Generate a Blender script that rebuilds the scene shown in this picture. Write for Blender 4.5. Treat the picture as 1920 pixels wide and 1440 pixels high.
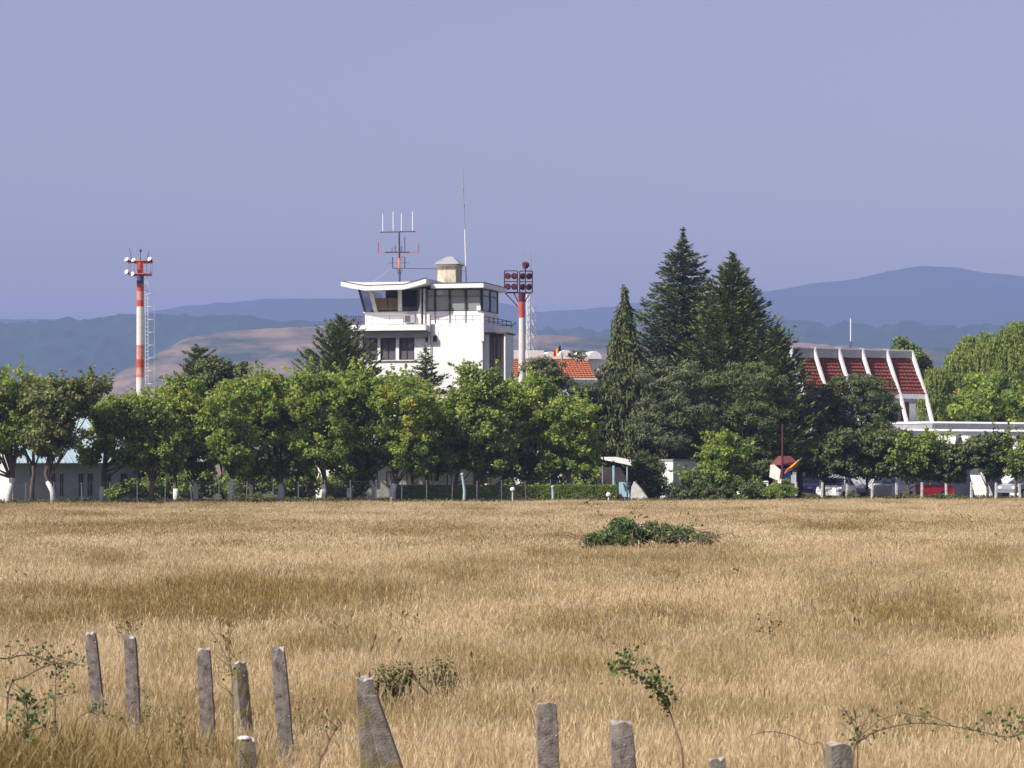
import bpy, math, random
import numpy as np
from mathutils import Vector, Matrix
R = math.radians
random.seed(7)
rng = np.random.default_rng(11)
for o in list(bpy.data.objects): bpy.data.objects.remove(o)
sc = bpy.context.scene
col = sc.collection

# ------------------------------------------------------------------ camera, light, exposure
F, HOR, H = 5200.0, 858.0, 2.75          # focal length and horizon in photo pixels, eye height in metres
cam = bpy.data.cameras.new('camera'); camo = bpy.data.objects.new('camera', cam); col.objects.link(camo)
camo.location = (0, 0, H); camo.rotation_euler = (R(90), 0, 0)
cam.sensor_width = 36; cam.lens = 36*F/1920; cam.shift_y = (HOR-720)/1920
cam.clip_start = 0.5; cam.clip_end = 40000
cam.dof.use_dof = True; cam.dof.focus_distance = 90; cam.dof.aperture_fstop = 11
sc.camera = camo
SUN_EL, SUN_AZ = 43.0, 56.0               # azimuth: degrees left of the direction straight behind the camera
ts = Vector((-math.sin(R(SUN_AZ))*math.cos(R(SUN_EL)), -math.cos(R(SUN_AZ))*math.cos(R(SUN_EL)), math.sin(R(SUN_EL))))
sl = bpy.data.lights.new('sun', 'SUN'); slo = bpy.data.objects.new('sun', sl); col.objects.link(slo)
sl.energy = 4.7; sl.angle = R(0.53); sl.color = (1.0, 0.94, 0.86)
slo.rotation_euler = (-ts).to_track_quat('-Z', 'Y').to_euler(); slo.location = (0, 0, 900)
w = bpy.data.worlds.new('World'); sc.world = w; w.use_nodes = True
nt = w.node_tree; bgn = nt.nodes['Background']
sky = nt.nodes.new('ShaderNodeTexSky'); sky.sky_type = 'NISHITA'; sky.sun_disc = False
sky.sun_elevation = R(SUN_EL); sky.sun_rotation = math.atan2(ts.x, ts.y)
sky.air_density = 1.2; sky.dust_density = 1.5; sky.ozone_density = 2.0
wb = nt.nodes.new('ShaderNodeMix'); wb.data_type = 'RGBA'; wb.blend_type = 'MULTIPLY'; wb.inputs['Factor'].default_value = 1; wb.inputs[7].default_value = (1.22, .94, 1.0, 1)   # the photo's cool violet white balance
nt.links.new(sky.outputs[0], wb.inputs[6]); nt.links.new(wb.outputs[2], bgn.inputs[0]); bgn.inputs[1].default_value = 0.078
sc.view_settings.view_transform = 'Standard'; sc.view_settings.look = 'None'
sc.view_settings.gamma = 1; sc.view_settings.exposure = 0.6; sc.view_settings.use_curve_mapping = False
sc.cycles.max_bounces = 8; sc.cycles.transparent_max_bounces = 16; sc.cycles.volume_bounces = 0
sc.cycles.use_denoising = True
HAZE_COL = (0.365, 0.485, 0.88, 1); HAZE_DENS = 2.4e-4

# ------------------------------------------------------------------ helpers
def P(px, py, D): return Vector(((px-960)/F*D, D, H+(HOR-py)/F*D))
def GX(px, D): return (px-960)/F*D
def tag(o, label=None, cat=None, group=None, kind=None):
    if label: o['label'] = label
    if cat: o['category'] = cat
    if group: o['group'] = group
    if kind: o['kind'] = kind
    return o
def empty(name, loc, rz=0, label=None, cat=None, group=None):
    o = bpy.data.objects.new(name, None); o.empty_display_size = .3
    col.objects.link(o); o.location = loc; o.rotation_euler = (0, 0, rz)
    return tag(o, label, cat, group)
def link(name, me, mat, parent=None):
    o = bpy.data.objects.new(name, me); col.objects.link(o)
    if mat and not me.materials: me.materials.append(mat)
    if parent: o.parent = parent
    return o
class MB:
    def __init__(s): s.v = []; s.f = []; s.marks = []
    def add(s, vs, fs):
        b = len(s.v); s.marks.append((b, len(s.f))); s.v += [tuple(v) for v in vs]; s.f += [tuple(i+b for i in f) for f in fs]; return s
    def box(s, x0, x1, y0, y1, z0, z1, M=None):
        vs = [Vector((x, y, z)) for z in (z0, z1) for y in (y0, y1) for x in (x0, x1)]
        if M is not None: vs = [M @ v for v in vs]
        return s.add(vs, [(0,2,3,1), (4,5,7,6), (0,1,5,4), (2,6,7,3), (0,4,6,2), (1,3,7,5)])
    def hexa(s, a, b):   # two quads (lists of 4 points each), joined
        return s.add(list(a)+list(b), [(3,2,1,0), (4,5,6,7), (0,1,5,4), (1,2,6,5), (2,3,7,6), (3,0,4,7)])
    def prism(s, poly, off):   # polygon of 3D points, extruded by vector off
        n = len(poly); off = Vector(off); a = [Vector(p) for p in poly]; b = [p+off for p in a]
        return s.add(a+b, [tuple(range(n))[::-1], tuple(range(n, 2*n))] + [(i, (i+1) % n, (i+1) % n+n, i+n) for i in range(n)])
    def tube(s, pts, rad, n=6, cap=True):
        pts = [Vector(p) for p in pts]
        if not hasattr(rad, '__len__'): rad = [rad]*len(pts)
        vs = []; fs = []
        ref = None
        for i, p in enumerate(pts):
            d = (pts[min(i+1, len(pts)-1)]-pts[max(i-1, 0)]).normalized()
            if ref is None: ref = Vector((1, 0, 0)) if abs(d.x) < .8 else Vector((0, 1, 0))
            a = d.cross(ref); a.normalize(); b = d.cross(a); ref = a.cross(d)
            for k in range(n):
                t = 2*math.pi*k/n; vs.append(p+(a*math.cos(t)+b*math.sin(t))*rad[i])
        for i in range(len(pts)-1):
            for k in range(n): fs.append((i*n+k, i*n+(k+1) % n, (i+1)*n+(k+1) % n, (i+1)*n+k))
        if cap: fs += [tuple(range(n))[::-1], tuple(range((len(pts)-1)*n, len(pts)*n))]
        return s.add(vs, fs)
    def bar(s, p, q, w=.03): return s.tube([p, q], w/2, 4)
    def sphere(s, c, r, n=8, sz=1):
        vs = []; fs = []; m = n//2+1
        for i in range(m+1):
            t = math.pi*i/m
            for k in range(n): a = 2*math.pi*k/n; vs.append((c[0]+r*math.sin(t)*math.cos(a), c[1]+r*math.sin(t)*math.sin(a), c[2]+r*sz*math.cos(t)))
        for i in range(m):
            for k in range(n): fs.append((i*n+k, (i+1)*n+k, (i+1)*n+(k+1) % n, i*n+(k+1) % n))
        return s.add(vs, fs)
    def mesh(s, name, smooth=False):
        me = bpy.data.meshes.new(name); me.from_pydata(s.v, [], s.f); me.validate(); me.update()
        if smooth: me.polygons.foreach_set('use_smooth', [True]*len(me.polygons))
        return me
    def pieces(s, name, mat, parent):
        """every box, bar or tube added becomes an object of its own"""
        out = []
        ends = s.marks[1:]+[(len(s.v), len(s.f))]
        for (v0, f0), (v1, f1) in zip(s.marks, ends):
            m = MB(); m.v = s.v[v0:v1]; m.f = [tuple(i-v0 for i in f) for f in s.f[f0:f1]]; out.append(m.build(name, mat, parent))
        return out
    def build(s, name, mat, parent=None, smooth=False, bevel=0):
        o = link(name, s.mesh(name, smooth), mat, parent)
        if bevel:
            m = o.modifiers.new('bevel', 'BEVEL'); m.width = bevel; m.segments = 2; m.limit_method = 'ANGLE'
        return o

def norm(a): return a/np.maximum(np.linalg.norm(a, axis=-1, keepdims=True), 1e-9)
def leaves(c, d, n, L, W, fold=None):
    """rhombic leaves: centres c, long axes d, normals n"""
    d = norm(d); b = norm(np.cross(n, d)); N = len(c)
    L = np.broadcast_to(np.asarray(L, float).reshape(-1, 1), (N, 1)); W = np.broadcast_to(np.asarray(W, float).reshape(-1, 1), (N, 1))
    Q = np.empty((N, 4, 3)); Q[:, 0] = c-d*L/2; Q[:, 1] = c+b*W/2-d*L*.05; Q[:, 2] = c+d*L/2; Q[:, 3] = c-b*W/2-d*L*.05
    return Q
def quads_mesh(name, Q, tint):
    N = len(Q); me = bpy.data.meshes.new(name)
    me.vertices.add(4*N); me.vertices.foreach_set('co', Q.astype(np.float32).ravel())
    me.loops.add(4*N); me.loops.foreach_set('vertex_index', np.arange(4*N, dtype=np.int32))
    me.polygons.add(N); me.polygons.foreach_set('loop_start', np.arange(0, 4*N, 4, dtype=np.int32))
    me.update(calc_edges=True)
    a = me.attributes.new('tint', 'FLOAT', 'FACE'); a.data.foreach_set('value', np.asarray(tint, np.float32))
    return me
def unit(n, g=None):
    return norm((g or rng).normal(size=(n, 3)))
_tab = np.random.default_rng(5).random((256, 256))
def vnoise(x, y, s, seed=0):
    x = np.asarray(x, float)/s+seed*17.3; y = np.asarray(y, float)/s+seed*9.1
    xi = np.floor(x).astype(int); yi = np.floor(y).astype(int); fx = x-xi; fy = y-yi
    fx = fx*fx*(3-2*fx); fy = fy*fy*(3-2*fy)
    g = lambda a, b: _tab[a % 256, b % 256]
    return (g(xi, yi)*(1-fx)+g(xi+1, yi)*fx)*(1-fy)+(g(xi, yi+1)*(1-fx)+g(xi+1, yi+1)*fx)*fy
def fbm(x, y, s, o=4, seed=0):
    r = 0; a = 1; t = 0
    for k in range(o): r = r+a*vnoise(x, y, s/2**k, seed+k*3); t += a; a *= .5
    return r/t

# ------------------------------------------------------------------ materials
def mat(name, c1, c2=None, scale=3.0, rough=.85, bump=0.0, metal=0.0, obj=True, detail=5, streak=None, c3=None, spec=.3, bscale=None):
    m = bpy.data.materials.new(name); m.use_nodes = True; nt = m.node_tree; b = nt.nodes['Principled BSDF']
    b.inputs['Roughness'].default_value = rough; b.inputs['Metallic'].default_value = metal
    b.inputs['Specular IOR Level'].default_value = spec
    b.inputs['Base Color'].default_value = (*c1, 1)
    tc = nt.nodes.new('ShaderNodeTexCoord'); src = tc.outputs['Object'] if obj else None
    if not obj: g = nt.nodes.new('ShaderNodeNewGeometry'); src = g.outputs['Position']
    if streak:
        mp = nt.nodes.new('ShaderNodeMapping'); mp.inputs['Scale'].default_value = streak; nt.links.new(src, mp.inputs[0]); src = mp.outputs[0]
    if c2:
        n = nt.nodes.new('ShaderNodeTexNoise'); n.inputs['Scale'].default_value = scale; n.inputs['Detail'].default_value = detail; n.inputs['Roughness'].default_value = .65
        nt.links.new(src, n.inputs['Vector'])
        r = nt.nodes.new('ShaderNodeValToRGB'); e = r.color_ramp.elements
        e[0].position = .36; e[0].color = (*c1, 1); e[1].position = .66; e[1].color = (*c2, 1)
        if c3: k = e.new(.52); k.color = (*c3, 1)
        nt.links.new(n.outputs['Fac'], r.inputs[0]); nt.links.new(r.outputs[0], b.inputs['Base Color'])
    if bump:
        n2 = nt.nodes.new('ShaderNodeTexNoise'); n2.inputs['Scale'].default_value = bscale or scale*6; n2.inputs['Detail'].default_value = 6
        nt.links.new(src, n2.inputs['Vector'])
        bp = nt.nodes.new('ShaderNodeBump'); bp.inputs['Strength'].default_value = bump; bp.inputs['Distance'].default_value = .02
        nt.links.new(n2.outputs['Fac'], bp.inputs['Height']); nt.links.new(bp.outputs[0], b.inputs['Normal'])
    return m
def leaf_mat(name, stops, transl=.35, rough=.55, noise=.9, nscale=.55, spec=.25):
    """stops: list of (pos, rgb) along random tint + slow noise"""
    m = bpy.data.materials.new(name); m.use_nodes = True; nt = m.node_tree; b = nt.nodes['Principled BSDF']
    b.inputs['Roughness'].default_value = rough; b.inputs['Specular IOR Level'].default_value = spec
    at = nt.nodes.new('ShaderNodeAttribute'); at.attribute_name = 'tint'
    g = nt.nodes.new('ShaderNodeTexCoord'); n = nt.nodes.new('ShaderNodeTexNoise'); n.inputs['Scale'].default_value = nscale; n.inputs['Detail'].default_value = 3
    nt.links.new(g.outputs['Object'], n.inputs['Vector'])
    ma = nt.nodes.new('ShaderNodeMath'); ma.operation = 'MULTIPLY_ADD'; ma.inputs[1].default_value = noise; ma.inputs[2].default_value = -noise/2
    nt.links.new(n.outputs['Fac'], ma.inputs[0])
    ad = nt.nodes.new('ShaderNodeMath'); ad.operation = 'ADD'; nt.links.new(ma.outputs[0], ad.inputs[0]); nt.links.new(at.outputs['Fac'], ad.inputs[1])
    r = nt.nodes.new('ShaderNodeValToRGB'); e = r.color_ramp.elements
    e[0].position = stops[0][0]; e[0].color = (*stops[0][1], 1); e[1].position = stops[-1][0]; e[1].color = (*stops[-1][1], 1)
    for p, c in stops[1:-1]: k = e.new(p); k.color = (*c, 1)
    nt.links.new(ad.outputs[0], r.inputs[0]); nt.links.new(r.outputs[0], b.inputs['Base Color'])
    if transl:
        tr = nt.nodes.new('ShaderNodeBsdfTranslucent'); mx = nt.nodes.new('ShaderNodeMixShader'); mx.inputs[0].default_value = transl
        nt.links.new(r.outputs[0], tr.inputs[0]); nt.links.new(b.outputs[0], mx.inputs[1]); nt.links.new(tr.outputs[0], mx.inputs[2])
        nt.links.new(mx.outputs[0], nt.nodes['Material Output'].inputs[0])
    return m
def glass(name, tint, refl=.25, clear=.5, rough=.03):
    m = bpy.data.materials.new(name); m.use_nodes = True; nt = m.node_tree; b = nt.nodes['Principled BSDF']
    b.inputs['Base Color'].default_value = (*tint, 1); b.inputs['Roughness'].default_value = rough; b.inputs['Specular IOR Level'].default_value = .8
    t = nt.nodes.new('ShaderNodeBsdfTransparent'); mx = nt.nodes.new('ShaderNodeMixShader'); mx.inputs[0].default_value = clear
    nt.links.new(b.outputs[0], mx.inputs[1]); nt.links.new(t.outputs[0], mx.inputs[2])
    nt.links.new(mx.outputs[0], nt.nodes['Material Output'].inputs[0])
    return m
M = {}
def sharpen(m, a, b, c):
    for n in m.node_tree.nodes:
        if n.type == 'VALTORGB': n.color_ramp.elements[0].position = a; n.color_ramp.elements[1].position = b; n.color_ramp.elements[2].position = c
    return m
M['white'] = mat('white_render', (.83,.82,.80), (.74,.72,.69), 1.3, .85, .15, streak=(1,1,.35), c3=(.82,.81,.79))
M['whitebright'] = mat('white_paint', (.82,.81,.79), (.70,.68,.64), 3, .7, .1)
M['rough_white'] = mat('weathered_white_plaster', (.78,.76,.70), (.55,.52,.44), 3.5, .9, .3)
M['cream'] = mat('cream_wall', (.75,.56,.28), (.66,.48,.23), 2, .8)
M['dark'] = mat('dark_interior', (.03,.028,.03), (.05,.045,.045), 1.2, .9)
M['brownwood'] = mat('brown_wood', (.10,.06,.045), (.16,.10,.07), 4, .7, streak=(6,6,.6))
M['greyroof'] = mat('grey_sheet_metal', (.30,.31,.33), (.38,.38,.39), 3, .55, .1)
M['bitumen'] = mat('dark_roof_edge', (.08,.08,.085), (.13,.12,.12), 6, .8, .2)
M['chimney'] = mat('stained_cream_render', (.62,.57,.43), (.30,.27,.20), 2.2, .9, .3, streak=(1.6,1.6,.5), c3=(.58,.53,.40))
M['metal_dark'] = mat('dark_painted_steel', (.05,.05,.065), (.09,.08,.09), 8, .5)
M['metal_grey'] = mat('grey_galvanised_steel', (.38,.39,.40), (.28,.28,.30), 8, .45, metal=.3)
M['metal_white'] = mat('white_painted_steel', (.78,.79,.80), (.62,.62,.62), 8, .45)
M['red'] = mat('red_mast_paint', (.55,.09,.05), (.42,.07,.045), 5, .55)
M['red_faded'] = mat('faded_red_mast_paint', (.52,.15,.10), (.62,.36,.28), 3, .7, streak=(2,2,.8))
M['darkred'] = mat('dark_red_paint', (.085,.02,.026), (.12,.03,.034), 6, .6)
M['mastwhite'] = mat('mast_white_paint', (.72,.70,.64), (.58,.55,.48), 4, .7, .1)
M['navy'] = mat('dark_blue_paint', (.05,.05,.16), (.08,.07,.18), 6, .6)
M['orange_tile'] = mat('orange_clay_tile', (.50,.16,.07), (.38,.12,.06), 4, .8, .2, c3=(.47,.18,.09))
M['red_tile'] = mat('brown_red_clay_tile', (.19,.045,.035), (.12,.035,.03), 5, .8, .2, c3=(.22,.06,.04))
M['lamp'] = mat('lamp_glass_white', (.85,.85,.85), None, rough=.15)
M['glass_dark'] = glass('tinted_glass', (.04,.04,.05), clear=.78)
M['glass_grey'] = glass('reflecting_grey_glass', (.34,.40,.38), clear=.4)
M['glass_room'] = glass('dull_purple_glass', (.16,.15,.17), clear=.25)
M['curtain'] = mat('pane_brightness', (.45,.47,.44), (.36,.38,.36), 1.6, .9, streak=(5,5,.3))  # pale sheets added behind the room glass for its sky brightness
M['bark'] = mat('grey_brown_bark', (.09,.07,.055), (.16,.13,.10), 6, .95, .6, streak=(3,3,.6))
M['pinebark'] = mat('reddish_pine_bark', (.30,.12,.06), (.14,.08,.05), 4, .95, .6, streak=(3,3,.6))
M['limewash'] = mat('lime_wash', (.80,.79,.76), (.62,.59,.54), 5, .95, .3)
M['blue_sheet'] = mat('pale_blue_roof_sheet', (.36,.52,.56), (.52,.62,.64), 1.2, .5, streak=(1,1,1))
M['bluestrong'] = mat('strong_blue_paint', (.03,.20,.42), (.05,.24,.45), 4, .6)
M['shade_grey'] = mat('shade_grey_render', (.36,.37,.39), (.28,.29,.31), 1.6, .9, .2)  # shade on wall fronts and under the slab put into this grey
M['post'] = mat('weathered_concrete', (.26,.235,.205), (.10,.088,.075), 16, .95, .55, c3=(.19,.17,.15), bscale=110)
M['lightblue'] = mat('light_blue_paint', (.25,.42,.50), (.42,.52,.58), 5, .7)
M['yellow'] = mat('yellow_paint', (.60,.50,.05), (.5,.42,.06), 5, .7)
M['orange'] = mat('orange_plastic', (.75,.16,.03), (.65,.14,.03), 3, .4)
M['blueplastic'] = mat('blue_plastic', (.03,.17,.60), (.04,.2,.55), 3, .4)
M['car_white'] = mat('white_car_paint', (.80,.80,.80), None, rough=.25, spec=.5)
M['car_silver'] = mat('silver_car_paint', (.35,.36,.42), None, rough=.3, metal=.4)
M['car_blue'] = mat('violet_blue_car_paint', (.10,.09,.32), None, rough=.3, spec=.5)
M['car_red'] = mat('red_car_paint', (.48,.02,.035), None, rough=.25, spec=.5)
M['rubber'] = mat('black_rubber', (.02,.02,.02), None, rough=.9)
M['car_glass'] = mat('car_window_glass', (.03,.035,.045), None, rough=.06, spec=.8)
M['taillight'] = mat('red_lamp_glass', (.45,.02,.01), None, rough=.15)
# foliage
M['lf_linden'] = leaf_mat('linden_leaves', [(0,(0.105,0.167,0.047)), (.45,(0.248,0.347,0.070)), (.8,(0.443,0.515,0.093)), (1.0,(0.708,0.611,0.116))], .5)
M['lf_yellowish'] = leaf_mat('yellowing_leaves', [(0,(0.106,0.178,0.057)), (.4,(0.237,0.344,0.072)), (.85,(0.448,0.497,0.108)), (1.05,(0.990,0.617,0.084))], .5)
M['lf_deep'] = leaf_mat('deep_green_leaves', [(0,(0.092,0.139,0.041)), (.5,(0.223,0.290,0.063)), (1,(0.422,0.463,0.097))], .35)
M['lf_dry'] = leaf_mat('half_dry_leaves', [(0,(0.088,0.131,0.044)), (.4,(0.158,0.210,0.061)), (.80,(0.300,0.290,0.110)), (1.0,(0.480,0.400,0.210))], .35)
M['lf_spruce'] = leaf_mat('blue_green_needles', [(0,(0.052,0.078,0.039)), (.5,(0.110,0.151,0.071)), (1,(0.227,0.257,0.124))], .1, .7)
M['lf_fir'] = leaf_mat('dark_green_needles', [(0,(0.052,0.083,0.029)), (.5,(0.115,0.151,0.050)), (1,(0.239,0.270,0.083))], .1, .7)
M['lf_pine'] = leaf_mat('dull_pine_needles', [(0,(0.052,0.081,0.039)), (.5,(0.118,0.149,0.068)), (1,(0.233,0.243,0.109))], .1, .7)
M['lf_weep'] = leaf_mat('olive_hanging_needles', [(0,(0.047,0.067,0.023)), (.5,(0.108,0.131,0.046)), (1,(0.192,0.199,0.072))], .15, .7)
M['lf_willow'] = leaf_mat('willow_leaves', [(0,(0.144,0.209,0.050)), (.5,(0.303,0.379,0.091)), (1,(0.526,0.522,0.142))], .4)
M['lf_shrub'] = leaf_mat('shrub_leaves', [(0,(0.056,0.087,0.034)), (.5,(0.130,0.165,0.053)), (1,(0.233,0.252,0.076))], .3)
M['lf_bramble'] = leaf_mat('bramble_leaves', [(0,(0.046,0.090,0.029)), (.5,(0.100,0.172,0.051)), (.9,(0.198,0.270,0.086)), (1.05,(0.576,0.504,0.286))], .3, .5)
M['stem'] = mat('dry_bramble_stem', (.12,.08,.06), (.20,.13,.09), 20, .8)
M['drystem'] = mat('dry_weed_stem', (.24,.19,.10), (.16,.14,.07), 20, .9)
M['lf_weed'] = leaf_mat('dull_weed_leaves', [(0,(0.081,0.100,0.030)), (.6,(0.161,0.175,0.060)), (1,(0.276,0.250,0.100))], .3)

# ------------------------------------------------------------------ ground and hills
def ground_mat():
    m = mat('dry_field_soil', (.24,.17,.085), (.13,.10,.05), .35, .95, .4, obj=False, c3=(.20,.145,.075), bscale=6)
    return m
g = MB()
xs = [-9000,-3000,-800,-200,-60,0,60,200,800,3000,9000]; ys = [-1500,-200,0,60,160,400,1500,5000,11500]
g.v = [(x, y, 0) for y in ys for x in xs]
g.f = [(j*11+i, j*11+i+1, (j+1)*11+i+1, (j+1)*11+i) for j in range(len(ys)-1) for i in range(10)]
tag(g.build('ground', ground_mat()), kind='structure')
lw = MB(); lw.v = [(-120,146,.004), (160,166,.004), (160,420,.004), (-120,420,.004)]; lw.f = [(0,1,2,3)]
tag(lw.build('lawn', mat('green_rough_lawn', (.05,.065,.02), (.12,.11,.045), .4, .95, .3, obj=False, c3=(.07,.085,.028), bscale=8)), kind='structure')
def hill(name, prof, Dr, D0, Db, m, dx, rough, tree=0, xr=(-1400, 3300), rows=44, power=.8, seed=1, wl=None, octs=4):
    px = np.arange(xr[0], xr[1], dx/Dr*F); X = (px-960)/F*Dr
    pp = np.array(prof, float); zr = (HOR-np.interp(px, pp[:, 0], pp[:, 1]))/F*Dr+H
    T = np.concatenate([np.linspace(0, 1, rows), [1.12, 1.5, 2.0]]); V = []
    for t in T:
        if t <= 1: Y = D0+(Dr-D0)*t; s = t**power*(1-.0*t)
        else: Y = Dr+(Db-Dr)*(t-1); s = 1-(t-1)*.6
        env = min(1, t*3)
        Z = zr*s + (fbm(X, np.full_like(X, Y), wl or rough*14, octs, seed)-.5)*rough*env*(1 if t < 1 else .35)
        if tree: Z = Z+(vnoise(X, np.full_like(X, Y), dx*2.2, seed+8)-.5)*tree*env + (vnoise(X, np.full_like(X, Y), dx*7, seed+9)-.5)*tree*env
        Z = np.maximum(Z, -.6 if zr.min() <= 3 else .05)
        Yj = Y+(vnoise(X, np.full_like(X, Y+50), rough*9, seed+4)-.5)*(Dr-D0)/rows*1.2*(t < 1)
        V.append(np.stack([X, Yj, Z], 1))
    n = len(X); V = np.concatenate(V); k = len(T)
    idx = (np.arange(k-1)[:, None]*n+np.arange(n-1)[None]).ravel()
    Fq = np.stack([idx, idx+1, idx+n+1, idx+n], 1)
    me = bpy.data.meshes.new(name); me.vertices.add(len(V)); me.vertices.foreach_set('co', V.astype(np.float32).ravel())
    me.loops.add(4*len(Fq)); me.loops.foreach_set('vertex_index', Fq.astype(np.int32).ravel())
    me.polygons.add(len(Fq)); me.polygons.foreach_set('loop_start', np.arange(0, 4*len(Fq), 4, dtype=np.int32)); me.update(calc_edges=True)
    return tag(link(name, me, m), kind='structure')
m_forest = mat('wooded_slope', (.008,.028,.014), (.022,.055,.024), .02, .95, 0, obj=False, c3=(.015,.040,.019), detail=8)
m_far = mat('distant_wooded_mountain', (.010,.022,.014), (.022,.036,.022), .002, .95, 0, obj=False, detail=8)
m_brown = sharpen(mat('eroded_dry_slope', (.020,.050,.030), (.25,.175,.115), .017, .95, 0, obj=False, c3=(.135,.105,.072), detail=12, streak=(.7,.4,3.2)), .40, .50, .60)
A = [(-1400,640),(-200,600),(60,596),(150,603),(330,582),(400,572),(500,563),(560,561),(640,562),(800,560),(950,566),(1010,580),(1100,578),(1150,573),(1430,546),(1500,536),(1600,527),(1645,515),(1700,503),(1740,499),(1800,502),(1850,512),(1920,518),(2100,530),(2600,580),(3300,640)]
B = [(-1400,640),(-100,605),(60,601),(130,600),(190,596),(240,590),(290,587),(340,588),(400,591),(470,595),(540,602),(600,606),(800,614),(1010,612),(1150,622),(1300,606),(1440,600),(1480,603),(1560,607),(1700,607),(1920,614),(2400,630),(3300,660)]
C = [(-1400,870),(60,860),(160,740),(220,700),(290,662),(345,634),(430,622),(560,614),(700,618),(1010,632),(1130,640),(1480,640),(1650,650),(1740,650),(1830,660),(2400,668),(3300,700)]
hill('distant_mountain_ridge', A, 6000, 4700, 7400, m_far, 15, 30, 5, seed=3)
hill('wooded_hill', B, 3700, 3150, 4700, m_forest, 5, 16, 10, (-900, 2800), seed=21)
hill('eroded_brown_hill', C, 2300, 1960, 2560, m_brown, 3, 26, 1.5, (-300, 2400), rows=110, seed=41, wl=150, octs=6)

# ------------------------------------------------------------------ air
hb = MB(); hb.box(-8900, 8900, -1400, 11400, -1.6, 440)
hm = bpy.data.materials.new('thin_blue_haze'); hm.use_nodes = True; nt = hm.node_tree; nt.nodes.remove(nt.nodes['Principled BSDF'])
pv = nt.nodes.new('ShaderNodeVolumePrincipled'); pv.inputs['Color'].default_value = HAZE_COL; pv.inputs['Density'].default_value = HAZE_DENS; pv.inputs['Anisotropy'].default_value = 0.0
nt.links.new(pv.outputs[0], nt.nodes['Material Output'].inputs['Volume'])
tag(hb.build('haze', hm), kind='stuff')

# ------------------------------------------------------------------ local frames for buildings
class Frame:
    def __init__(s, px, D, deg):
        s.X0 = GX(px, D); s.D0 = D; s.t = R(deg); s.c = math.cos(s.t); s.s = math.sin(s.t)
    def at(s, px, py, v=0.0):
        """local point on the sheet y=v that is seen at photo pixel px,py"""
        k = (px-960)/F; u = (k*(s.D0+v*s.c)-s.X0+v*s.s)/(s.c-k*s.s); Y = s.D0+u*s.s+v*s.c
        return Vector((u, v, H+(HOR-py)/F*Y))
    def root(s, name, *a, **k): return empty(name, (s.X0, s.D0, 0), s.t, *a, **k)
def fbox(fr, px0, px1, py0, py1, v0, v1, mb=None, vref=None):
    """box whose front face (at v0) fills the pixel rectangle"""
    a = fr.at(px0, py1, v0 if vref is None else vref); b = fr.at(px1, py0, v0 if vref is None else vref)
    mb = mb or MB(); return mb.box(a.x, b.x, v0, v1, a.z, b.z)
def window(fr, parent, px0, px1, py0, py1, v, frame_m, pane_m, cols=1, transom=None, fw=.06, name='window', depth=.10):
    a = fr.at(px0, py1, v); b = fr.at(px1, py0, v); x0, x1, z0, z1 = a.x, b.x, a.z, b.z
    f = MB(); f.box(x0, x1, v-.03, v+depth, z0, z0+fw); f.box(x0, x1, v-.03, v+depth, z1-fw, z1)
    f.box(x0, x0+fw, v-.03, v+depth, z0+fw, z1-fw); f.box(x1-fw, x1, v-.03, v+depth, z0+fw, z1-fw)
    for k in range(1, cols): x = x0+(x1-x0)*k/cols; f.box(x-fw*.4, x+fw*.4, v-.02, v+depth*.8, z0+fw, z1-fw)
    zt = None
    if transom: zt = z1-(z1-z0)*transom; f.box(x0+fw, x1-fw, v-.025, v+depth*.9, zt-fw*.4, zt+fw*.4)
    fo = f.build(name, frame_m, parent)
    zs = [(z0+fw, (zt or z1)-fw*.4)]+([(zt+fw*.4, z1-fw)] if zt else [])
    for (za, zb) in zs: MB().box(x0+fw*.8, x1-fw*.8, v+depth*.4, v+depth*.5, za, zb).build('pane', pane_m, fo)
    return fo

# ------------------------------------------------------------------ control tower
T = Frame(790, 185, -14)
tw = T.root('control_tower', 'white airport control tower with outward leaning cab glass and glazed upper room', 'control tower')
# lower blocks
b = MB(); a0 = T.at(668, 0, 0).x; a1 = T.at(803, 0, 0).x; a2 = T.at(905, 0, 0).x
z622 = T.at(740, 622, 0).z; z607 = T.at(860, 607, 0).z
# left block front wall with window openings cut by building it in pieces
wz0 = T.at(740, 675, 0).z; wz1 = T.at(740, 631, 0).z
b.box(a0, a1, 0, 7.1, 0, T.at(740, 730, 0).z)
zlow = T.at(740, 730, 0).z; zl1 = T.at(740, 708, 0).z
b.box(a0, T.at(750, 0, 0).x, 0, 7.1, zlow, zl1); b.box(T.at(777, 0, 0).x, a1, 0, 7.1, zlow, zl1); b.box(T.at(750, 0, 0).x, T.at(777, 0, 0).x, .5, 7.1, zlow, zl1)
b.box(a0, a1, 0, 7.1, zl1, wz0)
edges = [668, 680, 708, 713, 742, 748, 777, 797.5, 803]
for i in range(0, 6, 2):
    b.box(T.at(edges[i], 0, 0).x, T.at(edges[i+1], 0, 0).x, 0, 7.1, wz0, wz1)
b.box(T.at(777, 0, 0).x, a1, 0, 7.1, wz0, wz1)
b.box(a0, T.at(777, 0, 0).x, 1.4, 7.1, wz0, wz1)
b.box(a0, a1, 0, 7.1, wz1, z622)
b.box(a1, a2, -.03, 7.3, 0, z607)
b.build('wall', M['white'], tw)
for (x0, x1) in ((680, 708), (713, 742), (748, 777)):
    window(T, tw, x0, x1, 631, 675, .12, M['metal_dark'], M['glass_room'], 2, .27, .05)
window(T, tw, 750, 777, 709, 728, .12, M['metal_dark'], M['glass_dark'], 2, None, .05)
MB().box(T.at(678, 0, 0).x, T.at(779, 0, 0).x, -.12, .10, wz0-.07, wz0-.003).build('window_sill', M['rough_white'], tw)
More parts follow.
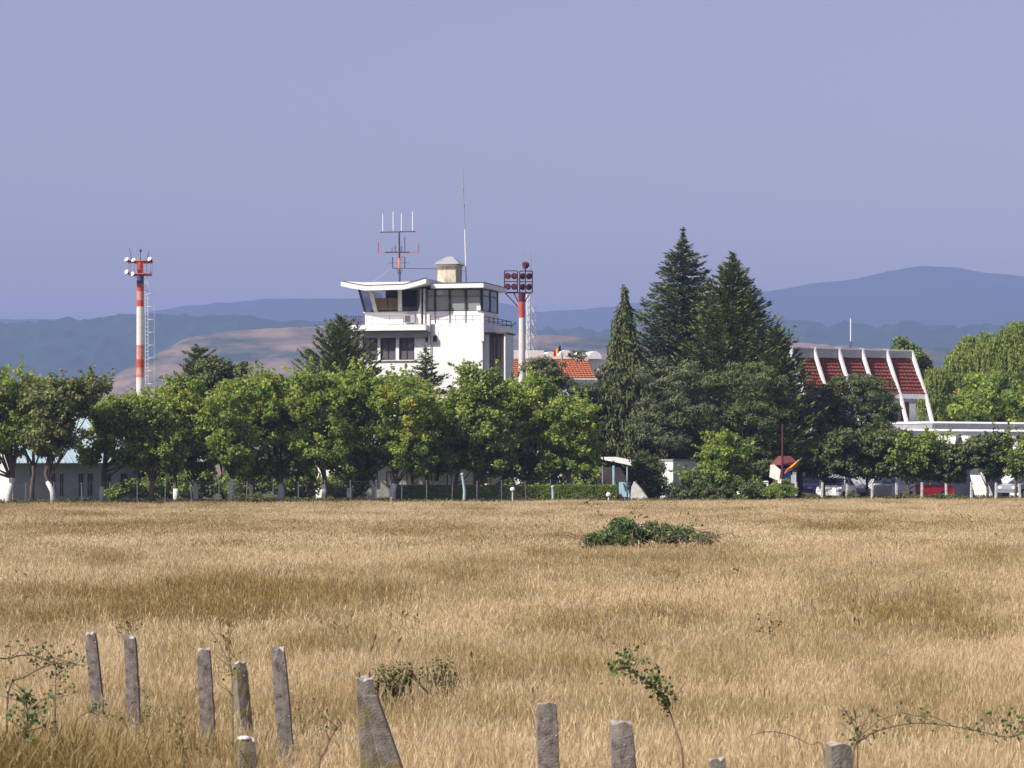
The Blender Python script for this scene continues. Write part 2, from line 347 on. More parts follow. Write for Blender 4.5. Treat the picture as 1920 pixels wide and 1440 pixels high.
for (x0, x1, v) in ((797.5, 802.5, -.02), (812, 819, -.05)):
    o = MB(); pa = T.at(x0, 641, v); pb = T.at(x1, 629, v)
    o.box(pa.x, pb.x, v-.015, v+.02, pa.z, pb.z)
    wo = o.build('vent_window', M['dark'], tw)
    fr = MB(); fr.box(pa.x-.04, pb.x+.10, v-.06, v+.015, pa.z-.07, pa.z-.003); fr.build('sill', M['rough_white'], wo)
    fr = MB(); fr.box((pa.x+pb.x)/2-.02, (pa.x+pb.x)/2+.02, v-.03, v-.017, pa.z, pb.z); fr.build('frame', M['brownwood'], wo)
# left balcony slab and a grey strip drawn for the shade beneath it
sl_ = MB(); fbox(T, 652, 798, 608, 620.5, -.9, 7.0, sl_); sl_.build('balcony_slab', M['white'], tw)
s2 = MB(); q = T.at(700, 620.8, -.9).z; s2.box(a0-.25, a1-.02, -.35, -.003, q-.42, q-.004); s2.build('slab_shade_strip', M['shade_grey'], tw)
# upper floor slab of right block, returns along the shaded side
s3 = MB(); x907 = T.at(907, 0, 0).x; s3.box(a2+.003, x907+.12, -.12, 7.5, T.at(907, 623, 0).z, T.at(907, 606, 0).z); s3.build('side_slab', M['white'], tw)
# white posts at both ends of the railing
p_ = MB(); fbox(T, 900.5, 907, 587, 640, -.30, -.04, p_); fbox(T, 800.5, 805.5, 589, 622, -.35, -.04, p_); p_.pieces('corner_post', M['whitebright'], tw)
pp = MB(); pa = T.at(808, 712, -.12); pb = T.at(807, 592, -.12); pp.tube([pa, pb], .035, 6); pp.build('downpipe', M['metal_grey'], tw)
# annex on the right
v0 = .6
an = MB(); A0 = T.at(908, 0, v0).x; A1 = T.at(917, 0, v0).x; A2 = T.at(945, 0, v0).x; A3 = T.at(947.5, 0, v0).x; zt = T.at(930, 626, v0).z
an.box(A0, A1, v0, v0+2.3, 0, zt); an.box(A2, A3, v0, v0+2.3, 0, zt); an.box(A1, A2, v0+1.2, v0+2.3, 0, zt-.003)
an.build('annex_wall', M['white'], tw)
MB().box(A0-.05, A3+.12, v0-.15, v0+2.45, zt+.003, zt+.10).build('annex_roof', M['brownwood'], tw)
window(T, tw, 917.3, 930.5, 629, 725, v0+.15, M['brownwood'], M['glass_dark'], 2, .5, .07, 'stair_window')
window(T, tw, 931, 944.6, 629, 725, v0+.15, M['metal_dark'], M['glass_dark'], 2, .45, .06, 'stair_window')
# cab: floor parapet, leaning mullions, panes, ceiling, interior
zc0 = T.at(730, 607.5, 0).z; zc1 = T.at(730, 586, 0).z; zc2 = T.at(730, 543, 0).z
vb, vt = .35, -.35
cabL, cabR = T.at(684, 0, vb).x, T.at(784, 0, vb).x
pr = MB(); pr.box(cabL, cabR, vb, 5.2, zc0, zc1); pr.build('cab_parapet', M['white'], tw)
MB().box(cabL-.08, cabR+.03, vb-.10, vb+.1, zc1+.003, zc1+.07).build('cab_sill', M['rough_white'], tw)
def cabpt(pxb, pxt): return T.at(pxb, 585, vb), T.at(pxt, 542, vt)
ml = [(684.5, 673), (705, 694), (750.5, 749.5), (783, 785)]
pts = [cabpt(*m_) for m_ in ml]
for i, (p0, p1) in enumerate(pts):
    mbx = MB(); ww = (.07, .13, .13, .07)[i]
    mbx.hexa([p0+Vector((-ww, -.05, 0)), p0+Vector((ww, -.05, 0)), p0+Vector((ww, .09, 0)), p0+Vector((-ww, .09, 0))], [p1+Vector((-ww, -.05, 0)), p1+Vector((ww, -.05, 0)), p1+Vector((ww, .09, 0)), p1+Vector((-ww, .09, 0))])
    mbx.build('mullion', M['rough_white'] if i in (1, 2) else M['metal_dark'], tw)
for i in range(3):
    (a, c), (d, e) = pts[i], pts[i+1]; o_ = Vector((0, .02, 0)); h_ = Vector((.09, 0, 0))
    MB().hexa([a+o_+h_, d+o_-h_, e+o_-h_, c+o_+h_], [a+o_*2+h_, d+o_*2-h_, e+o_*2-h_, c+o_*2+h_]).build('cab_pane', M['glass_dark'], tw)
    if i == 1:
        pass
# left leaning side pane
sa, sb = pts[0]; back0 = Vector((sa.x, 4.8, sa.z)); back1 = Vector((sb.x, 5.0, sb.z))
MB().hexa([sa+Vector((0,.1,0)), back0, back1, sb+Vector((0,.1,0))], [sa+Vector((.02,.1,0)), back0+Vector((.02,0,0)), back1+Vector((.02,0,0)), sb+Vector((.02,.1,0))]).build('cab_side_pane', M['glass_dark'], tw)
# interior: back wall, cream blinds, desk
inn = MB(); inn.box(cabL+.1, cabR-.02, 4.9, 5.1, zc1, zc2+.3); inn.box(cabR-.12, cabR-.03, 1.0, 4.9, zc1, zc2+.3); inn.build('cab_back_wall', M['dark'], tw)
zb_ = T.at(730, 559, 1.2).z
for (x0, x1) in ((703, 726), (727.5, 750)):
    bl = MB(); bl.box(T.at(x0, 0, 1.2).x, T.at(x1, 0, 1.2).x, 1.2, 1.25, zc1+.003, zb_); bl.build('cream_blind', M['cream'], tw)
MB().box(cabL+.2, cabR-.3, 1.0, 1.18, zc1+.003, zc1+.25).build('console', M['brownwood'], tw)
# white fin at right of cab
fn = MB(); fa = T.at(776, 607, .1); fb = T.at(789, 607, .1); fc = T.at(789, 566, .1)
fn.prism([fa, fb, fc], (0, .12, 0)); fn.build('fin', M['whitebright'], tw)
for x0 in (786.5, 793.5):
    c_ = MB(); fbox(T, x0, x0+3.2, 541, 607, .15, .35, c_); c_.build('column', M['rough_white'], tw)
ac = MB(); fbox(T, 756, 777.5, 590, 605.5, -.15, .3, ac); aco = ac.build('air_conditioner', M['greyroof'], tw, bevel=.02)
gr = MB(); pa = T.at(759, 603, -.155); pb = T.at(769, 592, -.155)
for k in range(7): z = pa.z+(pb.z-pa.z)*k/6; gr.bar((pa.x, -.17, z), (pb.x, -.17, z), .025)
gr.build('grille', M['metal_dark'], aco)
# butterfly cab roof: front curled edge, straight back edge
fp = [(639, 527), (660, 531.5), (684, 535.5), (756, 533.5), (784, 526), (799, 521.5)]
top = [T.at(x, y, -1.15) for x, y in fp]
ztb = T.at(740, 533, 3.4).z
mid = [Vector((t.x, 1.3, max(ztb+.02, min(t.z, ztb+.12)))) for t in top]
back = [Vector((t.x+.1, 5.6, ztb)) for t in top]
th = .33; rf = MB(); n = len(top)
vs = []
for line in (top, mid, back):
    vs += line; vs += [p-Vector((0, 0, th)) for p in line]
fs = []
for r_ in (0, 1):
    o0 = r_*2*n; o1 = (r_+1)*2*n
    for i in range(n-1):
        fs.append((o0+i, o0+i+1, o1+i+1, o1+i)); fs.append((o0+n+i, o1+n+i, o1+n+i+1, o0+n+i+1))
    fs.append((o0, o1, o1+n, o0+n)); fs.append((o0+n-1, o0+2*n-1, o1+2*n-1, o1+n-1))
for i in range(n-1):
    fs.append((i, n+i, n+i+1, i+1)); fs.append((4*n+i, 4*n+i+1, 5*n+i+1, 5*n+i))
rf.add(vs, fs); rf.build('cab_roof', M['white'], tw)
# roofing felt edge strip on top of the curled edge
ed = MB()
for i in range(n-1):
    p, q2 = top[i], top[i+1]; u_ = Vector((0, 0, .012)); ed.hexa([p+u_+Vector((0,-.03,0)), q2+u_+Vector((0,-.03,0)), q2+u_+Vector((0,.25,0)), p+u_+Vector((0,.25,0))], [p+u_*4+Vector((0,-.03,0)), q2+u_*4+Vector((0,-.03,0)), q2+u_*4+Vector((0,.25,0)), p+u_*4+Vector((0,.25,0))])
ed.build('roof_flashing', M['bitumen'], tw)
# glazed room on the right
g0 = .45; G0 = T.at(797, 0, g0).x; G1 = T.at(903, 0, g0).x; zp = T.at(850, 583.5, g0).z; zr_ = T.at(850, 541, g0).z; zf = z607
dep = 4.9
gp = MB(); gp.box(G0, G1, g0, g0+.2, zf+.003, zp); gp.box(G1-.2, G1, g0+.2, dep, zf+.003, zp); gp.box(G0, G1, dep, dep+.15, zf+.003, zr_+.05); gp.build('room_parapet', M['white'], tw)
wc = [797, 815.5, 843, 873, 902]
for i in range(4):
    window(T, tw, wc[i]+.6, wc[i+1]-.6, 542, 583.3, g0+.05, M['metal_dark'], M['glass_grey'], 1, .31, .05, 'room_window')
for x in wc[1:4]:
    cc = MB(); fbox(T, x-.6, x+.6, 541.5, 606, g0-.06, g0-.012, cc); cc.build('column', M['metal_dark'], tw)
# side windows (shaded side)
for k in range(2):
    y0 = g0+.3+k*2.1; y1 = y0+2.0; f_ = MB()
    f_.box(G1-.08, G1+.02, y0, y0+.07, zp, zr_); f_.box(G1-.08, G1+.02, y1-.07, y1, zp, zr_); f_.box(G1-.08, G1+.02, y0+.07, y1-.07, zp, zp+.07); f_.box(G1-.08, G1+.02, y0+.07, y1-.07, zr_-.07, zr_)
    zt_ = zr_-.45; f_.box(G1-.07, G1+.01, y0+.07, y1-.07, zt_-.03, zt_+.03)
    fo = f_.build('room_window', M['metal_dark'], tw)
    MB().box(G1-.04, G1-.03, y0+.07, y1-.07, zp+.07, zt_-.03).build('pane', M['glass_grey'], fo); MB().box(G1-.04, G1-.03, y0+.07, y1-.07, zt_+.03, zr_-.07).build('pane', M['glass_grey'], fo)
cu = MB()
pa = T.at(846, 581, 1.1); pb = T.at(868, 552, 1.1); cu.box(pa.x, pb.x, 1.1, 1.14, pa.z, pb.z)
cu.build('bright_pane_sheet', M['curtain'], tw)  # added pale sheet that brightens the pane like reflected sky
cu = MB(); fbox(T, 818, 841, 553, 582, 1.3, 1.34, cu); cu.build('curtain', M['curtain'], tw)  # second added sheet, brightness for the neighbouring pane
wb = MB(); fbox(T, 893.5, 901, 573, 582, g0-.12, g0-.02, wb); wb.build('white_box', M['whitebright'], tw)
rb = MB(); x0 = T.at(808, 0, -.25).x; x1 = T.at(906.5, 0, -.25).x; zz = T.at(850, 531, -.25).z; rb.box(x0, x1, -.25, 6.1, zz-.31, zz); rb.build('room_roof', M['white'], tw)
MB().box(x0+.05, x1+.02, -.28, 6.12, zz+.004, zz+.05).build('roof_edge', M['bitumen'], tw)
# railings
rl = MB(); y_ = -.15
for py in (592, 598.5): rl.bar(T.at(806, py, y_), T.at(902, py, y_), .04)
for k in range(7): x = 806+k*16; rl.bar(T.at(x, 606, y_), T.at(x, 592, y_), .035)
rl.bar(T.at(684, 592, -.8), T.at(756, 592, -.8), .035); rl.bar(T.at(684, 598, -.8), T.at(756, 598, -.8), .03)
for x in (684, 699, 730, 756, 797): rl.bar(T.at(x, 608, -.8), T.at(x, 592, -.8), .035)
rl.pieces('railing_bar', M['metal_grey'], tw)
rl = MB(); xr = x907+.05; zb0 = T.at(907, 606, 0).z
for h_ in (.18, .45): rl.bar((xr, -.1, zb0+h_), (xr, 7.3, zb0+h_), .045); rl.bar((xr-2, 7.3, zb0+h_), (xr, 7.3, zb0+h_), .045)
for v_ in (0, 1.2, 2.4, 3.6, 4.8, 6.0, 7.3): rl.bar((xr, v_, zb0), (xr, v_, zb0+.5), .05)
rl.bar((xr, 7.3, zb0+.1), (xr+.35, 7.3, zb0+.42), .05)
rl.pieces('railing_bar', M['metal_dark'], tw)
rl = MB(); p0 = T.at(644, 606, -.6); p1 = T.at(683, 606, -.6); z0 = p0.z
for k in range(15): x = p0.x+(p1.x-p0.x)*k/14; rl.bar((x, -.6, z0), (x+.03*((k*7) % 3-1), -.6, z0+.45+.12*((k*5) % 4)/4), .028)
rl.bar((p0.x, -.6, z0+.42), (p1.x, -.6, z0+.42), .035); rl.bar((p0.x, -.6, z0+.08), (p1.x, -.6, z0+.08), .035); rl.bar((p0.x, -.6, z0), (p0.x, 3, z0+.42), .035)
rl.pieces('railing_bar', M['darkred'], tw)
# stair head / chimney block on the roof
cv = 3.0; ch = MB(); pa = T.at(820, 531, cv); pb = T.at(854.5, 499, cv); ch.box(pa.x, pb.x, cv, cv+1.6, zz+.05, pb.z)
cho = ch.build('roof_housing', M['chimney'], tw)
cp = MB(); cp.box(pa.x-.03, pb.x+.05, cv-.06, cv+1.66, pb.z+.003, pb.z+.13); cp.build('cap', M['rough_white'], cho)
ht = MB(); z_ = pb.z+.14; xm = (pa.x+pb.x)/2; e0, e1 = pa.x-.28, pb.x+.32
rz = T.at(843, 481, cv+.8).z
ht.add([(e0, cv-.3, z_), (e1, cv-.3, z_), (e1, cv+1.9, z_), (e0, cv+1.9, z_), (xm-.2, cv+.8, rz), (xm+.2, cv+.8, rz)], [(0,3,2,1), (0,1,5,4), (1,2,5), (2,3,4,5), (3,0,4)])
ht.build('hip_roof', M['greyroof'], cho)
# ---- antenna frame (bolted to roof: a thing of its own)
v = 1.9
A_ = T.root('antenna_frame', 'dark and red antenna frame with four white rods on the tower roof', 'antenna')
m_ = MB(); m_.tube([T.at(749.5, 533, v), T.at(749, 500, v), T.at(748.5, 434, v)], [.075, .07, .055], 8); m_.build('mast', M['metal_dark'], A_)
for x, y in ((718, 401), (737.5, 397), (753, 400), (774, 396.5)):
    MB().tube([T.at(x, 433, v), T.at(x, y, v)], .04, 6).build('white_rod', M['metal_white'], A_)
MB().bar(T.at(713, 435.5, v), T.at(779, 434, v), .075).build('top_bar', M['metal_dark'], A_)
m_ = MB(); m_.bar(T.at(722, 473, v), T.at(768, 473, v), .09); m_.bar(T.at(759, 474, v), T.at(759, 444, v), .055); m_.bar(T.at(735, 473, v), T.at(735, 464, v), .04); m_.bar(T.at(741, 473, v), T.at(741, 460, v), .05); m_.bar(T.at(753, 473, v), T.at(753, 461, v), .05)
m_.bar(T.at(736, 482, v), T.at(736, 503, v), .07); m_.bar(T.at(759, 482, v), T.at(759, 503, v), .07); m_.bar(T.at(736, 503, v), T.at(820, 504, v), .05); m_.bar(T.at(752, 482, v), T.at(759, 482, v), .04)
m_.bar(T.at(755, 503, v), T.at(750, 517, v), .04); m_.bar(T.at(743, 503, v), T.at(748, 515, v), .04); m_.bar(T.at(728, 493, v), T.at(768, 493, v), .025); m_.pieces('cross_bar', M['metal_dark'], A_)
for x0, x1, yt in ((709.5, 722, 454), (785, 768, 458)):
    MB().tube([T.at(x1, 473.3, v), T.at(x0, 474, v), T.at(x0, yt, v)], .035, 5).build('red_arm', M['red'], A_)
MB().bar(T.at(785, 458, v), T.at(784, 418, v), .018).build('thin_whip', M['red_faded'], A_)
m_ = MB(); m_.bar(T.at(739, 476, v), T.at(747.5, 492, v), .06); m_.bar(T.at(757, 476, v), T.at(749.5, 490, v), .05); m_.tube([T.at(748.5, 484, v-.05), T.at(749, 503, v-.05)], .075, 6); m_.pieces('red_brace', M['red_faded'], A_)
m_ = MB()
for x, y, vv in ((696, 531, .5), (690, 533, 2.5), (729, 533, .2)): m_.tube([T.at(736, 500, v), T.at((736+x)/2, (500+y)/2+3, (v+vv)/2), T.at(x, y, vv)], .014, 4)
m_.pieces('stay_wire', M['metal_grey'], A_)
wm = T.root('whip_antenna_mast', 'tall thin pale whip mast beside the roof housing of the tower', 'antenna')
v = 4.2
MB().tube([T.at(874.5, 531, v), T.at(871.5, 430, v)], [.05, .04], 6).build('lower_tube', M['metal_white'], wm)
MB().tube([T.at(871.5, 430, v), T.at(870, 390, v), T.at(868.5, 340, v), T.at(868, 315, v)], [.034, .03, .024, .02], 6).build('upper_tube', M['metal_grey'], wm)
m_ = MB(); m_.bar(T.at(862, 508, v), T.at(874, 508, v), .03); m_.tube([T.at(870, 388, v), T.at(870, 384, v)], .07, 6); m_.tube([T.at(868.8, 357, v), T.at(868.7, 354, v)], .06, 6); m_.pieces('clamp', M['metal_grey'], wm)

# ------------------------------------------------------------------ tall red and white floodlight pole on the left
D = 205; base = P(263, 858, D); base.z = 0
pl = empty('floodlight_pole', base, 0, 'tall red and white banded pole with ladder and ring of floodlights, left of the tower', 'light pole')
def lp(px, py, dy=0): q = P(px, py, D); return Vector((q.x-base.x, dy, q.z))
bands = [(940, 708, 'mastwhite'), (708, 689, 'red_faded'), (689, 674, 'red'), (674, 647, 'red_faded'), (647, 575, 'mastwhite'), (575, 563, 'red'), (563, 546, 'red_faded'), (546, 532, 'red'), (532, 517, 'navy')]
for y0, y1, c in bands:
    r0 = .26+.07*(y0-517)/400; r1 = .26+.07*(y1-517)/400; zz0 = 0 if y0 == 940 else lp(0, y0).z
    MB().tube([Vector((0, 0, zz0)), Vector((0, 0, lp(0, y1).z))], [r0, r1], 16).build('painted_section', M[c], pl, smooth=False)
ring = MB(); zt = lp(0, 491).z; zb = lp(0, 515).z
for z in (zt, zb):
    for k in range(8):
        a, c = R(45*k+22), R(45*k+67); rr = .92 if z == zt else .85
        ring.bar((rr*math.cos(a), rr*math.sin(a), z), (rr*math.cos(c), rr*math.sin(c), z), .13)
for k in range(4): a = R(90*k+22); ring.bar((0, 0, zb), (.85*math.cos(a), .85*math.sin(a), zb), .08); ring.bar((0, 0, zt), (.9*math.cos(a), .9*math.sin(a), zt), .08)
ring.pieces('platform_bar', M['red'], pl)
m_ = MB(); m_.tube([(0, 0, zb), (0, 0, zt)], .2, 10); m_.build('head_core', M['red'], pl)
for k in range(8):
    a = R(45*k+22); MB().bar((.86*math.cos(a), .86*math.sin(a), zb), (.9*math.cos(a), .9*math.sin(a), zt), .05).build('cage_bar', M['metal_grey'] if k % 2 else M['red_faded'], pl)
def flood(parent, p, d, r=.2, hm='navy'):
    p = Vector(p); d = Vector(d).normalized(); h = MB(); h.tube([p-d*.28, p-d*.1, p], [r*.35, r*.8, r], 12); ho = h.build('floodlight', M[hm], parent)
    f = MB(); f.tube([p+d*.005, p+d*.04], [r*.92, r*.8], 12); f.build('lens', M['lamp'], ho)
for x, y in ((240, 488), (253, 489), (283, 487), (240, 511), (251, 515)):
    q = lp(x, y, -.75); flood(pl, q, (-.5, -.8, .6 if y < 500 else .3), .2)
for x0, x1, yt in ((247.5, 242.5, 465), (263.5, 263.5, 471), (275.5, 279, 470)):
    MB().tube([lp(x0, 489), lp(x1, yt)], [.03, .02], 5).build('aerial', M['metal_dark'], pl)
MB().sphere(tuple(lp(263.5, 470)), .1, 8).build('beacon', M['metal_dark'], pl)
lad = MB()
for dx in (.42, .62): lad.bar((dx, -.1, .5), (dx-.04, -.1, zb), .04)
z = 1.0
while z < zb: lad.bar((.42, -.1, z), (.62, -.1, z), .03); z += .3
lad.pieces('ladder_bar', M['metal_white'], pl)
cg = MB(); z = 2.5; k = 0
for x in (1.05,): cg.bar((x, -.1, 3), (x, -.1, zb-2.2), .022)
while z < zb-.8:
    cg.tube([(.62, -.1, z), (.85, -.35, z), (1.05, -.1, z+.02), (.85, .2, z), (.62, -.05, z)], .022, 4); z += .95
cg.pieces('safety_hoop', M['metal_white'], pl)

# ------------------------------------------------------------------ second floodlight mast right of the tower
D = 200; base = P(978.5, 858, D); base.z = 0
fm = empty('floodlight_mast', base, 0, 'red and white mast carrying square racks of dark red floodlights, right of the tower', 'light pole')
def lp(px, py, dy=0): q = P(px, py, D); return Vector((q.x-base.x, dy, q.z))
for y0, y1, c in ((940, 596, 'mastwhite'), (596, 566, 'red'), (566, 549, 'darkred')):
    MB().tube([(0, 0, 0 if y0 == 940 else lp(0, y0).z), (0, 0, lp(0, y1).z)], [.22 if y0 < 940 else .3, .22 if c != 'darkred' else .27], 14).build('painted_section', M[c], fm)
def rack(xa, xb, ya, yb, nx, ny, dyv, face):
    r_ = MB()
    for x in (xa, xb): r_.bar(lp(x, ya, dyv), lp(x, yb, dyv), .09)
    for k in range(ny+1): y = ya+(yb-ya)*k/ny; r_.bar(lp(xa, y, dyv), lp(xb, y, dyv), .07)
    ro = r_.build('lamp_rack', M['darkred'], fm)
    for i in range(nx):
        for j in range(ny):
            flood(ro, lp(xa+(xb-xa)*(i+.5)/nx, ya+(yb-ya)*(j+.5)/ny, dyv-.1), face, .24, 'darkred')
    return ro
def flood(parent, p, d, r=.2, hm='navy'):
    p = Vector(p); d = Vector(d).normalized(); h = MB(); h.tube([p-d*.3, p-d*.1, p], [r*.45, r*.9, r], 12); h.tube([p+d*.004, p+d*.03], [r*.7, r*.66], 12)
    return h.build('floodlight', M[hm], parent)
rack(946, 970, 508, 548, 2, 2, -.1, (-.35, -1, -.25)); rack(974.5, 998, 508, 548, 2, 2, .15, (.45, -1, -.25))
m_ = MB(); m_.bar(lp(946, 548, -.1), lp(971, 575), .08); m_.bar(lp(963, 549), lp(972, 566), .08); m_.bar(lp(994, 549), lp(984, 566), .08); m_.bar(lp(946, 549, -.1), lp(998, 549, .1), .09); m_.pieces('support_arm', M['darkred'], fm)
m_ = MB(); m_.tube([lp(985, 549), lp(985, 503)], .05, 6); m_.build('lamp_stem', M['darkred'], fm)
m_ = MB(); c_ = lp(987, 497); m_.tube([c_+Vector((-.18, -.1, -.05)), c_+Vector((-.02, 0, 0)), c_+Vector((.14, .08, .05))], [.24, .26, .16], 12); m_.build('round_lamp', M['darkred'], fm)
for x, yt in ((980, 470), (995, 472)): MB().bar(lp(x+1, 508), lp(x, yt), .035).build('aerial', M['metal_grey'], fm)
def lattice(px, D, yt, wpx, m1, label, split=None, m2=None, seg=14):
    b_ = P(px, 858, D); b_.z = 0; w_ = wpx/F*D/2; e = empty('lattice_mast', b_, R(20), label, 'mast'); zt = P(0, yt, D).z
    for k in range(3):
        a = R(120*k+10); x, y = w_*math.cos(a), w_*math.sin(a)
        MB().bar((x, y, 0), (x, y, zt), .05).build('leg', m1, e)
    br = MB(); br2 = MB()
    for s in range(seg*2):
        z0 = zt*s/(seg*2); z1 = zt*(s+1)/(seg*2)
        for k in range(3):
            a, c = R(120*(k+s % 2)+10), R(120*(k+1-s % 2)+10); (br if s % 2 else br2).bar((w_*math.cos(a), w_*math.sin(a), z0), (w_*math.cos(c), w_*math.sin(c), z1), .03)
    br.build('bracing', m2 or m1, e); br2.build('bracing', m1, e)
    return e, zt
lattice(990, 206, 552, 6.5, M['metal_white'], 'slim white lattice mast standing just behind the right floodlight mast')
e_, zt_ = lattice(1001, 260, 575, 10, M['metal_grey'], 'faint grey lattice mast, rightmost behind the orange roofed building')
MB().bar((0, 0, zt_), (0, 0, zt_+5.5), .05).build('tip', M['metal_grey'], e_)
e_, zt_ = lattice(1595, 290, 640, 3.5, M['metal_dark'], 'thin mast with white tip rising behind the ribbed red tiled roof', seg=8)
MB().bar((0, 0, zt_), (0, 0, P(0, 597, 290).z), .13).build('tip', M['metal_white'], e_)

# ------------------------------------------------------------------ tiled roofs
def tiled(p00, p10, p01, rows, cols, m, parent, amp=.035, name='roof_tiles'):
    """overlapping courses of wavy tiles between corner points (bottom-left, bottom-right, top-left)"""
    p00, p10, p01 = Vector(p00), Vector(p10), Vector(p01); du = (p10-p00)/cols; dv = (p01-p00)/rows; nn = du.cross(dv).normalized()
    mb = MB()
    for r in range(rows):
        for c in range(cols):
            j = random.uniform(-.012, .012)
            a = p00+du*c+dv*r+nn*(.10+j); b_ = a+du; m1 = a+du*.5+nn*amp; e = dv*1.08-nn*.10
            mb.add([a, m1, b_, b_+e, m1+e, a+e, a-nn*.09, m1-nn*.09, b_-nn*.09], [(0,1,4,5), (1,2,3,4), (6,7,1,0), (7,8,2,1)])
    o = mb.build(name, m, parent); o['kind'] = 'stuff'; return o

# ribbed building on the right
RB = Frame(1590, 200, 35)
rb = RB.root('ribbed_terminal', 'building with steep red tiled bays between slanted white ribs', 'terminal building')
ribs = [1477, 1521, 1567, 1611, 1657, 1705]
zt = RB.at(1600, 660, 0).z; vb, v2 = -1.6, -2.4
rz0, rz1, rz2 = RB.at(1705, 656, 0).z, RB.at(1729, 746, vb).z, RB.at(1740, 806, v2).z
us = [RB.at(x, 657, 0).x for x in ribs]
for u in us:
    poly = [Vector((u, 0, rz0)), Vector((u, -.26, rz0-.02)), Vector((u, vb-.26, rz1)), Vector((u, v2-.26, rz2)), Vector((u, v2-1.2, 0)), Vector((u, v2-.5, 0)), Vector((u, v2+.02, rz2)), Vector((u, vb+.02, rz1)), Vector((u, .05, rz0))]
    r_ = MB(); r_.prism(poly, (.15, 0, 0)); r_.build('rib', M['whitebright'], rb)
for i in range(5):
    x0, x1 = us[i]+.2, us[i+1]
    zTt, zTb = RB.at(ribs[i], 671, 0).z, RB.at(1729, 739, vb).z
    tiled((x0, vb, zTb), (x1, vb, zTb), (x0, 0, zTt), 10, 7, M['red_tile'], rb)
    m_ = MB(); m_.box(x0+.002, x1-.002, vb-.12, vb+.3, zTb-.34, zTb-.01); m_.build('eave_beam', M['whitebright'], rb)
    m_ = MB(); m_.box(x0+.002, x1-.002, -.22, .12, zTt+.03, rz0-.14); m_.build('gutter', M['greyroof'], rb)
    m_ = MB(); m_.box(x0+.002, x1-.002, -.30, .2, rz0-.135, rz0-.03); m_.build('cornice', M['whitebright'], rb)
w_ = MB(); w_.box(us[0], us[-1]+.2, .26, 8, 0, rz0-.2); 
w_.build('wall', M['white'], rb)
w_ = MB(); zt1 = RB.at(1700, 748, vb).z
w_.box(us[0]+.2, us[-1], vb+.9, .25, 0, zt1-.05); w_.build('lower_wall', M['shade_grey'], rb)  # grey colour carries the shade on this wall
for i in range(5):
    x0 = us[i]+.2; wd = us[i+1]-x0
    m_ = MB(); m_.box(x0+wd*.38, x0+wd*.62, vb+.84, vb+.895, 0.4, zt1-.25); m_.box(x0+wd*.36, x0+wd*.38, vb+.80, vb+.895, 0.4, zt1-.2); m_.box(x0+wd*.62, x0+wd*.64, vb+.80, vb+.895, .4, zt1-.2)
    fo = m_.build('tall_window', M['darkred'], rb)
    MB().box(x0+wd*.68, x0+wd*.95, vb+.80, vb+.86, 2.0, zt1-.3).build('white_panel', M['whitebright'], rb)

# flat roofed wing in front right with slanted piers
FW = Frame(1760, 192, 35)
fw = FW.root('flat_roofed_wing', 'low flat roofed white wing with slanted white piers at the right edge', 'building')
z791 = FW.at(1850, 791, 0).z; z803 = FW.at(1850, 804, 0).z; z806 = FW.at(1850, 806.5, -1).z; z813 = FW.at(1850, 814, -1).z
x1 = 14
m_ = MB(); xa = FW.at(1748, 800, 0).x; m_.box(xa, x1, 0, 8, z803-.3, z791-.15); m_.build('upper_fascia', M['shade_grey'], fw)  # shaded tone of the fascia put into its colour
MB().prism([(xa-.05,-.10,z791-.147), (xa-.05,-.10,z791-.12), (xa-.05,.25,z791), (xa-.05,8.1,z791), (xa-.05,8.1,z791-.147)], (x1-xa+.15,0,0)).build('parapet_cap', M['whitebright'], fw)
xb = FW.at(1690, 810, -1).x
MB().prism([(xb,-1.1,z806-.12), (xb,-1.1,z806-.09), (xb,-.7,z806+.06), (xb,-.004,z806+.06), (xb,-.004,z806-.12)], (x1+1-xb,0,0)).build('canopy_edge', M['whitebright'], fw)
MB().box(xb+.05, x1+.9, -1.0, -.02, z813-.12, z806-.124).build('canopy', M['whitebright'], fw)
xw0 = FW.at(1742, 820, -.4).x; xw1 = FW.at(1795, 820, -.4).x
xs_ = FW.at(1792, 820, -3.0).x
MB().box(xs_, xs_+.3, -3.0, -.03, z813-.72, z813-.13).build('side_screen', M['whitebright'], fw)
m_ = MB(); m_.box(xb, x1, 1.5, 8, 0, z803-.31); m_.build('wall', M['shade_grey'], fw)
for k in range(6):
    x = xb+1+k*2.1; m_ = MB(); m_.box(x, x+1.2, 1.42, 1.49, .9, 2.2); m_.build('window', M['glass_dark'], fw)
for px_, top_, dpt in ((1806, 1.0, 1.5), (1862, 1.0, 1.5), (1897, .45, .9)):
    u = FW.at(px_, 855, -1.4).x
    m_ = MB(); m_.prism([Vector((u, -1.2, z813-.12)), Vector((u, -1.2-top_*.6, z813-.12)), Vector((u, -2.6-dpt, -.1)), Vector((u, -2.6, -.1))], (.3, 0, 0)); m_.build('slanted_pier', M['whitebright'], fw)

